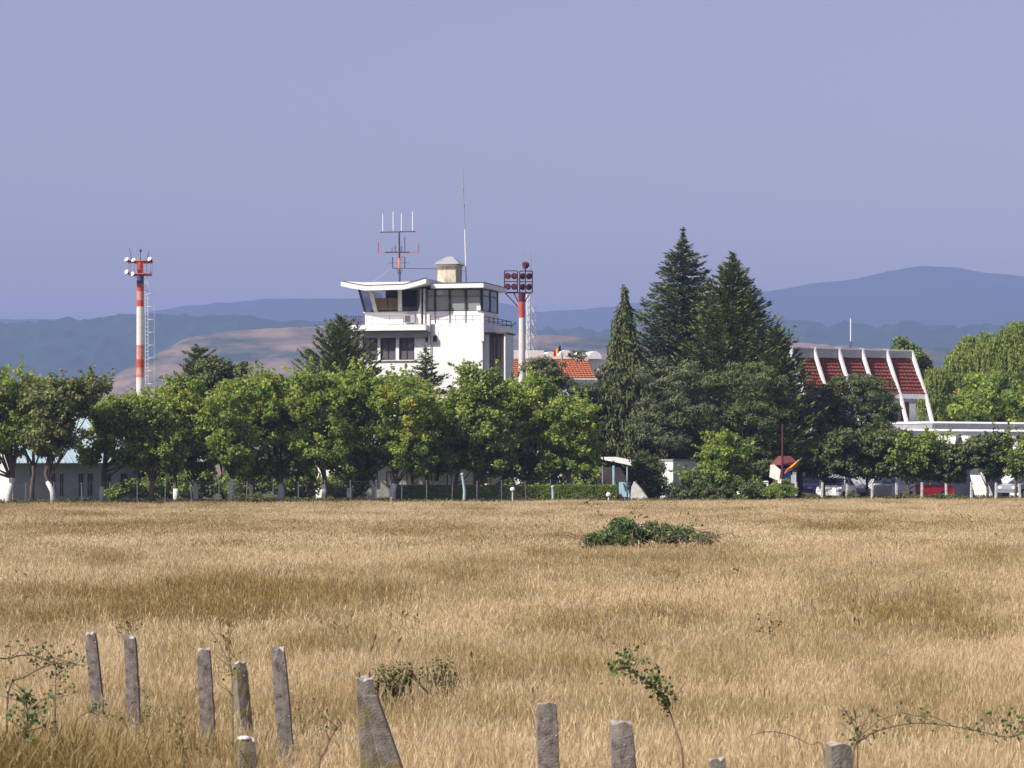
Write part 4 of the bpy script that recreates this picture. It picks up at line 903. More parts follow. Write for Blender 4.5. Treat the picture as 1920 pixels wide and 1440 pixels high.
spruce(1281, 181, 428, [(440,4), (470,20), (510,42), (560,64), (600,88), (640,96), (700,88), (760,96), (850,90), (905,60)], 'tallest conifer, blue green spruce right of the weeping one', M['lf_spruce'], levels=62, nb=17, shoots=60, irregular=.32, seed=1, droop=.12, tip_up=.22)
spruce(1374, 178, 474, [(485,6), (510,24), (560,48), (600,70), (660,92), (740,110), (840,110), (905,90)], 'second tallest conifer, broad dark green tree right of the blue green spruce', M['lf_fir'], levels=58, nb=18, shoots=64, irregular=.28, seed=2, droop=.05, tip_up=.3)
spruce(1446, 176, 616, [(625,14), (660,30), (700,42), (760,62), (840,70), (900,55)], 'shorter dark conifer with slanting tip beside the ribbed red roof', M['lf_fir'], levels=40, nb=14, shoots=60, irregular=.4, seed=3, droop=-.25, tip_up=.2, lean=.35, name='conifer_tree')
spruce(1171, 177, 533, [(545,6), (570,13), (600,27), (650,38), (690,56), (780,76), (850,80), (905,56)], 'weeping spruce with bent tip and hanging olive branches', M['lf_weep'], levels=50, nb=15, shoots=66, irregular=.3, seed=4, droop=.75, tip_up=0, curtain=.65, sh=(.36, .11), name='weeping_spruce')
spruce(798, 180, 650, [(655,6), (680,19), (700,30), (725,40), (800,46), (880,30)], 'small dark spruce in front of the tower wall below the tiny windows', M['lf_fir'], levels=34, nb=12, shoots=52, irregular=.42, seed=5, droop=.1, tip_up=.25)
def pine(px, D, base_px, ells, label, ncl=60, per=150, rcl=.55, m='lf_pine', seed=0, name='pine_tree', leaf=(.26, .06), bark='pinebark', fork=3.5, flat=.55, trunk_r=.18, lean=0, limb=10, shell=.45):
    return broadleaf(px, D, base_px, ells, label, M[m], ncl, per, rcl, leaf, trunk_r, None, None, lean, 300+seed, fork, name, flat, M[bark], 'tree', limb, shell)
spruce(640, 180, 596, [(602,9), (625,26), (645,42), (680,50), (710,62), (760,66), (860,60)], 'dark pine standing against the left side of the tower', M['lf_fir'], name='pine_tree', levels=30, nb=15, shoots=56, irregular=.42, seed=11, droop=-.55, tip_up=.1, lean=-.1)
spruce(345, 176, 652, [(656,8), (675,22), (700,32), (730,38), (780,42), (860,40)], 'dark rounded conifer behind the row, left of the pale leaved tree', M['lf_fir'], name='pine_tree', levels=26, nb=14, shoots=52, irregular=.35, seed=12, droop=-.5, tip_up=.1, lean=1.0)
broadleaf(0, 174, 420, [(400,700,34,22), (438,690,24,26), (415,735,52,34), (395,680,14,12)], 'grey green tree with glossy leaves beside the dark rounded conifer', M['lf_shrub'], 90, 120, .45, (.2,.14), seed=31)
pine(0, 176, 1040, [(1030,692,46,18), (1082,668,20,14), (1025,720,34,40), (1060,740,44,30), (1080,770,40,40)], 'pine in front of the orange roof with flag above it', 120, 150, seed=3)
pine(0, 176, 1095, [(1100,760,34,48), (1090,830,36,44)], 'dull pine squeezed between the row end and the weeping spruce', 80, 150, seed=12)
pine(0, 170, 1308, [(1258,712,70,36), (1300,770,80,40), (1250,800,58,32), (1290,828,70,22), (1230,760,36,24)], 'low spreading pine with orange trunk showing below the tall spruce', 170, 170, seed=4, lean=-.1, trunk_r=.16, fork=6.2, limb=8)
pine(0, 169, 1400, [(1395,715,76,36), (1425,770,72,40), (1380,820,66,34), (1440,830,44,34), (1400,865,60,26)], 'broad pine in front of the second tallest conifer', 180, 170, seed=5, m='lf_fir', bark='bark')
pine(0, 181, 1592, [(1585,738,46,32), (1640,730,40,30), (1562,722,24,16), (1615,712,26,18), (1600,785,80,38), (1655,770,34,34), (1545,770,46,44), (1630,820,58,26)], 'wide dark conifer hiding the foot of the ribbed building', 220, 160, seed=6, m='lf_fir', bark='bark')
pine(0, 178, 1500, [(1505,765,36,28), (1510,800,48,40), (1500,840,44,36)], 'dull conifer between the slanting tip and the wide dark conifer', 110, 160, seed=7)
pine(0, 235, 1702, [(1700,668,34,22), (1722,690,28,24), (1690,650,10,12)], 'dark round tree rising behind the right end of the ribbed roof', 70, 130, .6, 'lf_deep', 8, 'broadleaf_tree', (.25,.16), 'bark')
# broadleaf trees over the parked cars and right edge
G3 = 'small trees over the parked cars'
for i, (bp_, D_, el, mt, lab) in enumerate([
 (1360, 165, [(1365,860,44,34), (1345,895,52,32), (1385,905,44,24), (1360,830,26,16)], 'lf_linden', 'bright green bush like tree in front of the broad pine'),
 (1545, 170, [(1530,858,40,26), (1575,838,40,28), (1560,880,46,16)], 'lf_shrub', 'small tree above the white car with dark glass'),
 (1625, 171, [(1620,842,48,30), (1655,828,40,22), (1640,880,50,16)], 'lf_shrub', 'small dense tree above the silver car'),
 (1700, 170, [(1705,845,48,34), (1740,838,34,28), (1715,882,48,14)], 'lf_deep', 'darker small tree above the red car'),
 (1775, 170, [(1762,862,34,20), (1790,862,30,18), (1770,886,40,12)], 'lf_shrub', 'small tree below the white side screen of the flat roofed wing'),
 (1850, 169, [(1842,846,38,24), (1862,876,26,16), (1875,832,26,18)], 'lf_shrub', 'small tree between the two nearest slanted piers'),
 (1905, 168, [(1912,868,22,28), (1925,840,16,22)], 'lf_deep', 'small tree at the right edge partly covering the last pier')]):
    broadleaf(0, D_, bp_, el, lab, M[mt], 34*len(el), 120, .42, (.19,.13), .08, None, None if i == 0 else G3, 0, 70+i, 1.3, limb=8, name='small_tree', sprays=7)
# willow
def willow(px, D, ells, label, strands=900, seed=0):
    g = np.random.default_rng(500+seed); root = tree_root('willow_tree', px, D, label); s_ = D/F; bx = GX(px, D); Cs = []; ti = []
    tot = sum(e[2]*e[3] for e in ells)
    for e in ells:
        k = int(strands*e[2]*e[3]/tot); u = unit(k, g); u[:, 2] = abs(u[:, 2])*1.0
        c = np.stack([(e[0]-960)*s_-bx+u[:, 0]*e[2]*s_, u[:, 1]*e[2]*s_*.8, H+(HOR-e[1])*s_+(u[:, 2]*1.4-.5)*e[3]*s_], 1)
        for j in range(k):
            L = .7+1.8*g.random(); n_ = int(L*22); t = g.random(n_); w_ = g.normal(size=2)*.1
            Cs.append(c[j]+np.stack([t*w_[0]+g.normal(size=n_)*.06, t*w_[1]+g.normal(size=n_)*.06, .3*np.minimum(t*6, 1)-t*L], 1)); ti.append(np.clip(g.normal(.45, .18, n_)+(g.random()-.5)*.4, 0, 1))
    c = np.concatenate(Cs); ti = np.concatenate(ti); N = len(c)
    d = np.array([0, 0, -1.])+g.normal(size=(N, 3))*.35; nn = g.normal(size=(N, 3))
    link('crown', quads_mesh('crown', leaves(c, d, nn, .26, .075), ti), M['lf_willow'], root)
    tb = MB(); tb.tube([(0,0,0), (.1,0,4), (0,0,9)], [.35,.25,.06], 9)
    for e in ells: tb.tube([(0,0,4), Vector(((e[0]-960)*s_-bx, 0, H+(HOR-e[1])*s_))], [.15,.04], 6)
    tb.build('trunk', M['bark'], root, smooth=True)
willow(1860, 215, [(1800,690,34,40), (1790,735,30,40), (1850,650,42,28), (1905,640,40,40), (1815,665,26,40), (1880,690,60,60), (1950,660,60,60)], 'large yellow green weeping willow at the right edge', 1900, 1)
willow(1755, 214, [(1755,710,22,20), (1745,745,22,40), (1765,765,20,30)], 'slim drooping willow beside the right end of the ribbed building', 420, 2)
broadleaf(0, 205, 1860, [(1860,755,70,38), (1810,770,40,28), (1915,770,50,40), (1850,720,40,18)], 'bright green tree before the willow above the flat roofed wing', M['lf_linden'], 150, 130, .65, (.24,.17), seed=90, trunk_r=.25)

# shrubs
def shrub(px, D, ells, label, m='lf_shrub', ncl=30, per=90, rcl=.32, leaf=(.14,.10), seed=0, name='shrub', group=None, cat='shrub', tr=.04):
    return broadleaf(0, D, px, ells, label, M[m], ncl, per, rcl, leaf, tr, None, group, 0, 600+seed, .3 if tr > .01 else .06, name, .8, M['bark' if tr > .01 else 'drystem'], cat, 7 if tr > .01 else 26, .4)
shrub(1218, 166, [(1212,872,28,22), (1218,905,32,26), (1232,882,14,14)], 'dark spreading bush between the kiosk and the white hut', 'lf_shrub', 90, 120, .4, seed=1)
shrub(1298, 164, [(1295,915,38,24), (1320,905,26,26)], 'blue green shrub at the field edge right of the white hut', 'lf_shrub', 60, 110, .35, seed=2)
shrub(1390, 162, [(1390,920,46,20), (1430,925,36,14)], 'low shrub mass before the bright green bush like tree', 'lf_shrub', 60, 110, .32, seed=3)
shrub(1460, 161, [(1460,922,26,16), (1475,915,16,14)], 'yellow green shrub at the foot of the playground tower', 'lf_linden', 40, 100, .28, seed=4)
shrub(1340, 161, [(1340,928,34,12)], 'small shrub in front of the dark shrub mass, right of the blue green one', 'lf_weed', 30, 90, .25, seed=5)
shrub(233, 133, [(234,966,21,12)], 'lone small green shrub in the grass below the banded pole', 'lf_weed', 26, 60, .22, (.10,.06), seed=6)
shrub(216, 150, [(216,925,12,12)], 'small round dark shrub at the foot of the trees left of the banded pole', 'lf_deep', 14, 80, .3, seed=7)
shrub(480, 148, [(470,935,40,9), (520,938,26,8)], 'low weeds right of the slanting whitewashed trunk', 'lf_weed', 34, 60, .22, (.10,.07), seed=8)
shrub(600, 149, [(610,940,44,7), (560,942,30,7)], 'low weeds at the grass edge left of the double fence posts', 'lf_weed', 34, 60, .2, (.10,.07), seed=9)
shrub(1095, 158, [(1092,935,26,9)], 'low weeds under the rightmost tree of the row', 'lf_weed', 18, 60, .2, (.10,.07), seed=10)
for i, (px_, w1, h1, lab) in enumerate([(350,50,24,'undergrowth added to darken gaps behind the trunks below the rounded conifer'), (450,55,22,'undergrowth added to darken gaps behind the slanting whitewashed trunk'), (545,50,24,'undergrowth added to darken gaps behind the yellow green tree left of the tower'), (640,50,22,'undergrowth added to darken gaps left of the white building below the tower'), (985,50,26,'undergrowth added to darken gaps behind the tree before the orange roof'), (1085,46,26,'undergrowth added to darken gaps left of the kiosk'), (270,45,20,'undergrowth added to darken gaps by the right end of the blue roofed building')]):
    shrub(px_, 173, [(px_,912,w1,h1), (px_+20,890,w1*.7,h1)], lab, 'lf_deep', 60, 90, .5, (.22,.15), seed=40+i)  # shrubs added to darken the view between the trunks
for i, (px_, w1, lab) in enumerate([(1520,30,'low weeds before the fence by the violet blue car'), (1608,34,'low weeds before the fence near the silver car'), (1705,32,'low weeds before the fence under the red car'), (1790,36,'low weeds before the fence left of the slanted piers')]):
    shrub(px_, 162, [(px_,934,w1,6), (px_-14,930,w1*.5,7)], lab, ('lf_weed','lf_shrub')[i % 2], 30, 60, .2, (.10,.07), seed=60+i)
# clipped hedge
hd = 161; g = np.random.default_rng(77); n_ = 26000; xa, xb = GX(742, hd), GX(1150, hd+6); c = np.stack([xa+(xb-xa)*g.random(n_), hd+7*g.random(n_)**2, .1+1.05*g.random(n_)**.5], 1); c[:, 1] = hd+.0+np.where(g.random(n_) < .6, g.random(n_)*.12, g.random(n_)*1.1); c[:, 2] = np.where(c[:, 1] > hd+.12, 1.02+g.normal(size=n_)*.05, c[:, 2])
nn = unit(n_, g)+np.array([0, -.5, .5]); o = link('hedge', quads_mesh('hedge', leaves(c, unit(n_, g), nn, .11, .08), np.clip(g.normal(.5, .2, n_), 0, 1)), M['lf_linden']); tag(o, 'long low clipped green hedge behind the fence below the tower', 'hedge')
hc = MB(); hc.box(xa+.05, xb-.05, hd+.12, hd+1.0, 0, .98); hc.build('twig_core', M['bark'], o)
# bramble bush in the field
def bramble_bush():
    D_ = 73; root = tree_root('bramble_bush', 1200, D_, 'sprawling dark green bramble bush alone in the dry field', 'bush')
    g = np.random.default_rng(9); s_ = D_/F; bx = GX(1200, D_); ells = []
    for (x, y, a, b_, yo) in ((1175,1000,50,18,0), (1150,1008,48,16,-.6), (1240,1003,52,15,.3), (1290,1005,36,13,.2), (1110,1018,24,9,-.5), (1200,995,36,14,.6), (1325,1012,12,8,0), (1160,985,20,8,.3)):
        ells.append(((x-960)*s_-bx, yo, max(.2, H+(HOR-y)*s_), a*s_, min(a*s_, 1.3), b_*s_))
    Q, t, C_ = clump_crown(ells, 150, 62, .2, .08, .055, g=g, shell=.45, sprays=1); link('foliage', quads_mesh('foliage', Q, t), M['lf_bramble'], root)
    tb = MB()
    for k in range(44):
        x = g.uniform(-2.0, 2.3); y = g.uniform(-1, 1); h_ = .55+.5*g.random()*(1-abs(x)/3); dx = g.normal()*.5
        tb.tube([(x*.5, y*.5, 0), (x*.8, y, h_), (x+dx*.5, y, h_+.12), (x+dx, y-.2, h_*.8)], [.012, .01, .008, .005], 4)
    tb.build('stems', M['stem'], root)
bramble_bush()

# ------------------------------------------------------------------ fences
def fence(pts_px, name, label, step, h, mpost, top_rail=True, mesh_wire=True, w_=.06, seed=0, wire_gap=.12):
    """pts_px: (px, D) polyline end points"""
    g = np.random.default_rng(seed); (p0, d0), (p1, d1) = pts_px; a = Vector((GX(p0, d0), d0, 0)); c = Vector((GX(p1, d1), d1, 0)); L = (c-a).length; n_ = int(L/step); u = (c-a).normalized(); ang = math.atan2(u.y, u.x)
    e = empty(name, a, ang, label, 'fence')
    pm = MB().box(-w_/2, w_/2, -w_/2, w_/2, -.1, h).mesh('post'); pm.materials.append(mpost)
    for k in range(n_+1):
        o = bpy.data.objects.new('post', pm); col.objects.link(o); o.parent = e; o.location = (k*step, 0, 0); o.rotation_euler = (g.normal()*.02, g.normal()*.03, 0); o.scale = (1, 1, .94+.12*g.random())
    if top_rail: MB().bar((0, -w_*.6, h-.03), (n_*step, -w_*.6, h-.03), .022).build('top_rail', M['metal_dark'], e)
    if mesh_wire:
        wr = MB(); x = 0.0
        while x < n_*step: wr.bar((x, -w_*.7, .05), (x+.55, -w_*.7, h-.06), .0035); wr.bar((x+.55, -w_*.7-.008, .05), (x, -w_*.7-.008, h-.06), .0035); x += wire_gap
        o = wr.build('wire_mesh', M['metal_dark'], e); o['kind'] = 'stuff'
    else:
        wr = MB()
        for z in (.4, .8, 1.2): wr.bar((0, -w_*.6, z), (n_*step, -w_*.6, z), .012)
        wr.build('wires', M['metal_dark'], e)
    return e
fence([(-60, 147.5), (1150, 163)], 'wire_mesh_fence', 'grey wire mesh fence with thin posts along the row of trees', 1.55, 1.42, M['metal_grey'], seed=1, w_=.045)
fence([(1493, 163), (1950, 166)], 'post_and_wire_fence', 'wire fence with pale concrete posts in front of the parked cars', 1.55, 1.25, M['rough_white'], False, False, .11, seed=2)

# ------------------------------------------------------------------ grass field (countless: stuff)
def tuft(name, nbl, rad, h, w_, heads=.5, seed=0, hw=2.6, lean=.25, spread=1):
    g = np.random.default_rng(seed); V = []; Fc = []; ti = []
    for i in range(nbl):
        a = g.random()*6.283; r = rad*math.sqrt(g.random()); x, y = r*math.cos(a), r*math.sin(a)
        stalk = g.random() < heads; hh = h*(.75+.45*g.random()) if stalk else h*(.35+.45*g.random())
        la = g.random()*6.283; l_ = lean*(.3+g.random())*hh*(1 if stalk else 1.6)*spread; dx, dy = math.cos(la)*l_, math.sin(la)*l_
        b = g.random()*6.283; wx, wy = math.cos(b)*w_/2*(1 if stalk else 1.5), math.sin(b)*w_/2*(1 if stalk else 1.5)
        k = len(V); mx_, my_, mz = x+dx*.35, y+dy*.35, hh*.6
        V += [(x-wx, y-wy, 0), (x+wx, y+wy, 0), (mx_+wx*.8, my_+wy*.8, mz), (mx_-wx*.8, my_-wy*.8, mz), (x+dx, y+dy, hh)]
        t = .55+.25*g.random() if stalk else .15+.35*g.random()
        Fc += [(k, k+1, k+2, k+3), (k+3, k+2, k+4)]; ti += [t, t]
        if stalk:
            k = len(V); hl = h*.20*(.7+.6*g.random()); q = hw
            ex, ey = x+dx*1.0, y+dy*1.0; ox, oy = dx*.35, dy*.35
            V += [(ex-ox*.2, ey-oy*.2, hh-hl*.25), (ex+wx*q+ox*.3, ey+wy*q+oy*.3, hh+hl*.3), (ex+ox, ey+oy, hh+hl*.8), (ex-wx*q+ox*.3, ey-wy*q+oy*.3, hh+hl*.3)]
            Fc.append((k, k+1, k+2, k+3)); ti.append(.75+.25*g.random())
    me = bpy.data.meshes.new(name); me.from_pydata(V, [], Fc); at = me.attributes.new('tint', 'FLOAT', 'FACE'); at.data.foreach_set('value', np.array(ti, np.float32))
    return me
def grass_mat(name, ramp_dry, ramp_dark, transl=.3):
    m = bpy.data.materials.new(name); m.use_nodes = True; nt = m.node_tree; b = nt.nodes['Principled BSDF']; b.inputs['Roughness'].default_value = .6; b.inputs['Specular IOR Level'].default_value = .25
    at = nt.nodes.new('ShaderNodeAttribute'); at.attribute_name = 'tint'
    tn = nt.nodes.new('ShaderNodeAttribute'); tn.attribute_name = 'tone'; tn.attribute_type = 'INSTANCER'
    outs = []
    for rp in (ramp_dry, ramp_dark):
        r = nt.nodes.new('ShaderNodeValToRGB'); e = r.color_ramp.elements; e[0].position = rp[0][0]; e[0].color = (*rp[0][1], 1); e[1].position = rp[-1][0]; e[1].color = (*rp[-1][1], 1)
        for p_, c in rp[1:-1]: k = e.new(p_); k.color = (*c, 1)
        nt.links.new(at.outputs['Fac'], r.inputs[0]); outs.append(r)
    mx = nt.nodes.new('ShaderNodeMix'); mx.data_type = 'RGBA'; nt.links.new(tn.outputs['Fac'], mx.inputs['Factor']); nt.links.new(outs[0].outputs[0], mx.inputs[6]); nt.links.new(outs[1].outputs[0], mx.inputs[7])
    nt.links.new(mx.outputs[2], b.inputs['Base Color'])
    tr = nt.nodes.new('ShaderNodeBsdfTranslucent'); ms = nt.nodes.new('ShaderNodeMixShader'); ms.inputs[0].default_value = transl
    nt.links.new(mx.outputs[2], tr.inputs[0]); nt.links.new(b.outputs[0], ms.inputs[1]); nt.links.new(tr.outputs[0], ms.inputs[2]); nt.links.new(ms.outputs[0], nt.nodes['Material Output'].inputs[0])
    return m
GM = grass_mat('dry_meadow_grass', [(0,(.19,.14,.05)), (.45,(.52,.39,.185)), (.8,(.71,.56,.32)), (1,(.79,.66,.45))], [(0,(.075,.062,.014)), (.5,(.19,.130,.030)), (1,(.34,.235,.070))])
def gn_scatter(name, pts, rot, scl, idx, tone, meshes, m, label=None):
    cl = bpy.data.collections.new(name+'_kinds')
    for i, me in enumerate(meshes):
        if not me.materials: me.materials.append(m)
        cl.objects.link(bpy.data.objects.new('%s_kind_%02d' % (name, i), me))
    me = bpy.data.meshes.new(name); me.vertices.add(len(pts)); me.vertices.foreach_set('co', pts.astype(np.float32).ravel())
    for nm, tp, dat in (('rot', 'FLOAT_VECTOR', rot), ('scl', 'FLOAT_VECTOR', scl), ('idx', 'INT', idx), ('tone', 'FLOAT', tone)):
        a = me.attributes.new(nm, tp, 'POINT'); a.data.foreach_set('vector' if tp == 'FLOAT_VECTOR' else 'value', np.asarray(dat, np.int32 if tp == 'INT' else np.float32).ravel())
    o = link(name, me, m); tag(o, label, kind='stuff')
    ng = bpy.data.node_groups.new(name, 'GeometryNodeTree'); ng.interface.new_socket('Geometry', in_out='INPUT', socket_type='NodeSocketGeometry'); ng.interface.new_socket('Geometry', in_out='OUTPUT', socket_type='NodeSocketGeometry')
    N = ng.nodes; gi = N.new('NodeGroupInput'); go = N.new('NodeGroupOutput'); ci = N.new('GeometryNodeCollectionInfo'); ci.inputs['Collection'].default_value = cl; ci.inputs['Separate Children'].default_value = True; ci.inputs['Reset Children'].default_value = True
    ip = N.new('GeometryNodeInstanceOnPoints'); ip.inputs['Pick Instance'].default_value = True
    for nm, dt, sk in (('rot', 'FLOAT_VECTOR', 'Rotation'), ('scl', 'FLOAT_VECTOR', 'Scale'), ('idx', 'INT', 'Instance Index')):
        na = N.new('GeometryNodeInputNamedAttribute'); na.data_type = dt; na.inputs['Name'].default_value = nm; ng.links.new(na.outputs['Attribute'], ip.inputs[sk])
    ng.links.new(gi.outputs[0], ip.inputs['Points']); ng.links.new(ci.outputs[0], ip.inputs['Instance']); ng.links.new(ip.outputs[0], go.inputs[0])
    md = o.modifiers.new('scatter', 'NODES'); md.node_group = ng
    return o
# darker sedge patches: (px, py, half width px, half height px, strength)
PATCH = [(205,1057,55,15,1.25), (330,1075,50,9,.5), (850,1092,90,16,.7), (600,1078,80,10,.4), (1060,1100,50,12,.7), (1235,1093,60,12,.5), (640,1215,110,34,.8), (1300,1165,90,26,.7), (1560,1190,190,34,.7), (1860,1055,90,16,.5),
 (60,1200,70,24,.6), (820,985,80,8,.4), (520,1000,80,8,.4), (1800,1170,80,24,.6), (1650,975,140,8,.4), (150,965,60,5,.5), (1750,1290,90,40,.4), (940,1085,60,10,.6), (130,1000,120,9,.4), (1420,980,90,8,.4), (330,1270,60,30,.4), (1080,1270,60,30,.35), (680,1010,60,8,.35)]
def field(D0, D1, dens, seed, meshes, name, scl_rng, margin=2.0, hs=1.0, label=None):
    g = np.random.default_rng(seed); area = .185*(D1**2-D0**2)+2*margin*(D1-D0); n_ = int(area*dens*1.35)
    y = np.sqrt(D0**2+(D1**2-D0**2)*g.random(n_)); hw = .1846*y+margin; x = (g.random(n_)*2-1)*hw
    edge = 144+19*np.clip((x/ y*F+960)/1920, -.2, 1.2)
    k = y < edge+g.normal(size=n_)*.6; x, y = x[k], y[k]; n_ = len(x)
    px = x/y*F+960; py = HOR+(H-.3)/y*F
    tone = np.zeros(n_)
    for (cx, cy, a, b, s_) in PATCH: tone = np.maximum(tone, s_*np.exp(-(((px-cx)/a)**2+((py-cy)/b)**2)**1.5))
    nz = fbm(x, y*.55, 9, 4, 2); nz2 = fbm(x, y*.6, 2.4, 3, 5)
    nz3 = fbm(x, y*.7, .9, 2, 8)
    tone = (tone*.78+np.clip((nz-.52)*2.2, 0, .42)+np.clip((nz2-.50)*3.2, 0, .6)+np.clip((nz3-.52)*2.2, 0, .4))*(.35+.75*g.random(n_))
    tone = np.clip(tone+.08+g.normal(size=n_)*.13, 0, 1)
    sc_ = scl_rng[0]+(scl_rng[1]-scl_rng[0])*g.random(n_); hgt = .80*sc_*hs*(.62+.42*fbm(x, y, 5, 3, 9)+.42*fbm(x, y, .8, 2, 12))*(1+.12*tone)*np.clip(1.12-y/600, .8, 1.1)
    wind = np.stack([g.normal(size=n_)*.07, g.normal(size=n_)*.07+.05, g.random(n_)*6.283], 1)
    return gn_scatter(name, np.stack([x, y, np.zeros(n_)], 1), wind, np.stack([sc_, sc_, hgt], 1), g.integers(0, len(meshes), n_), tone, meshes, GM, label)
near = [tuft('stalk_tuft', 12, .3, .52, .0036, 1, 90, hw=1.7, lean=.3)]+[tuft('near_tuft', 90, .22, .36, .0034, .62, i, hw=1.35, lean=.2) for i in range(6)]
midt = [tuft('stalk_tuft', 14, .4, .52, .006, 1, 91, hw=1.7, lean=.3)]+[tuft('mid_tuft', 90, .32, .36, .0055, .6, 20+i, hw=1.35, lean=.2) for i in range(6)]
fart = [tuft('far_tuft', 110, .6, .34, .0105, .6, 40+i, lean=.22, hw=1.5) for i in range(6)]
field(11, 36, 22, 1, near, 'meadow_grass', (.8, 1.25), 6, label='dry straw coloured grass of the near field')
field(36, 72, 13, 2, midt, 'meadow_grass', (.8, 1.25), 7, label='dry straw coloured grass of the middle field')
field(72, 166, 5.0, 3, fart, 'meadow_grass', (.8, 1.25), 9, label='dry straw coloured grass of the far field')

def scatter_weeds(D0, D1, n_, seed, hs):
    g = np.random.default_rng(seed); y = D0+(D1-D0)*g.random(n_); x = (g.random(n_)*2-1)*(.185*y+2); s_ = .7+.6*g.random(n_)
    GW = grass_mat('brown_seed_weed', [(0,(.12,.10,.04)), (.6,(.20,.14,.06)), (1,(.17,.10,.06))], [(0,(.09,.11,.04)), (.6,(.17,.18,.08)), (1,(.22,.16,.09))])
    kinds = [tuft('seed_weed', 9, .06, (.42+.04*i)*hs, .005*hs, .7, 120+i, hw=2.4, lean=.35) for i in range(4)]
    gn_scatter('seed_weeds', np.stack([x, y, np.zeros(n_)], 1), np.stack([g.normal(size=n_)*.1, g.normal(size=n_)*.1, g.random(n_)*6.3], 1), np.stack([s_, s_, s_], 1), g.integers(0, 4, n_), g.random(n_), kinds, GW, 'sparse dark dried seed weeds scattered through the field')
scatter_weeds(22, 90, 170, 33, .9)
g = np.random.default_rng(91); n_ = 420; y_ = 26+110*g.random(n_)**.8; x_ = (g.random(n_)*2-1)*(.185*y_+2); k_ = fbm(x_, y_*.6, 7, 3, 14) > .47; x_, y_ = x_[k_], y_[k_]; n_ = len(x_); s_ = .6+.9*g.random(n_)
gn_scatter('green_weeds', np.stack([x_, y_, np.zeros(n_)], 1), np.stack([np.zeros(n_), np.zeros(n_), g.random(n_)*6.3], 1), np.stack([s_, s_, s_*.9], 1), g.integers(0, 3, n_), g.random(n_),
  [tuft('weed_tuft', 46, .16, .40, .012, .2, 140+i, lean=.4) for i in range(3)], grass_mat('green_field_weed', [(0,(.10,.11,.04)), (.6,(.19,.19,.075)), (1,(.32,.28,.13))], [(0,(.06,.08,.03)), (.6,(.13,.15,.055)), (1,(.24,.23,.10))]), 'small dull green weeds dotted through the dry field')
# taller olive grass in the near left corner
def patch_grass(name, px, D, wx, wy, n_, seed, meshes, m, hs, label, tone=.5):
    g = np.random.default_rng(seed); c = Vector((GX(px, D), D)); a = g.normal(size=(n_, 2))*np.array([wx, wy]); x = c.x+a[:, 0]; y = c.y+a[:, 1]
    sc_ = .8+.5*g.random(n_); return gn_scatter(name, np.stack([x, y, np.zeros(n_)], 1), np.stack([g.normal(size=n_)*.08, g.normal(size=n_)*.08, g.random(n_)*6.3], 1), np.stack([sc_, sc_, sc_*hs], 1), g.integers(0, len(meshes), n_), np.clip(tone+g.normal(size=n_)*.15, 0, 1), meshes, m, label)
GO = grass_mat('olive_tall_grass', [(0,(.10,.085,.02)), (.5,(.26,.19,.05)), (1,(.42,.32,.13))], [(0,(.06,.055,.015)), (.5,(.16,.12,.03)), (1,(.28,.20,.07))])
tall = [tuft('tall_tuft', 110, .2, .55, .0034, .5, 60+i, lean=.28, hw=1.8) for i in range(4)]
patch_grass('tall_olive_grass', -10, 17.8, .62, .6, 300, 5, tall, GO, 1.12, 'taller olive brown grass in the near left corner')
patch_grass('tall_olive_grass', 250, 18.0, .5, .5, 90, 6, tall, GO, .72, 'thin olive grass right of the near left corner')
# fine verge of weeds under the trees
GV = grass_mat('verge_weeds', [(0,(.05,.06,.018)), (.5,(.10,.115,.035)), (1,(.22,.19,.08))], [(0,(.03,.045,.015)), (.5,(.06,.08,.025)), (1,(.12,.13,.04))])
vt_ = [tuft('verge_tuft', 60, .5, .3, .02, .3, 80+i, lean=.5) for i in range(4)]
g = np.random.default_rng(8); n_ = 2600; pxs = -80+2080*g.random(n_); ds = 145+19*np.clip(pxs/1920, 0, 1)+14*g.random(n_); sc_ = .7+.7*g.random(n_)
gn_scatter('verge_grass', np.stack([GX(pxs, ds), ds, np.zeros(n_)], 1), np.stack([np.zeros(n_), np.zeros(n_), g.random(n_)*6.3], 1), np.stack([sc_, sc_, sc_*.85], 1), g.integers(0, 4, n_), g.random(n_), vt_, GV, 'short green brown weeds under the trees')

# ------------------------------------------------------------------ foreground concrete posts
def lichen_post():
    m = mat('lichened_concrete', (.25,.23,.20), (.10,.09,.075), 14, .95, .55, c3=(.18,.165,.145), bscale=100); nt = m.node_tree
    b = nt.nodes['Principled BSDF']; old = b.inputs['Base Color'].links[0].from_socket; tc = nt.nodes.new('ShaderNodeTexCoord')
    n = nt.nodes.new('ShaderNodeTexNoise'); n.inputs['Scale'].default_value = 7; n.inputs['Detail'].default_value = 6; nt.links.new(tc.outputs['Object'], n.inputs['Vector'])
    r = nt.nodes.new('ShaderNodeValToRGB'); r.color_ramp.elements[0].position = .47; r.color_ramp.elements[1].position = .72
    mx = nt.nodes.new('ShaderNodeMix'); mx.data_type = 'RGBA'; nt.links.new(n.outputs['Fac'], r.inputs[0]); nt.links.new(r.outputs[0], mx.inputs['Factor']); nt.links.new(old, mx.inputs[6]); mx.inputs[7].default_value = (.22, .18, .05, 1)
    nt.links.new(mx.outputs[2], b.inputs['Base Color']); return m
M['lichen'] = lichen_post()
M['post_top'] = mat('sun_brightened_concrete', (.50,.47,.44), (.24,.22,.20), 22, .95, .5)  # sun on the post tops put into the colour; nodules share it
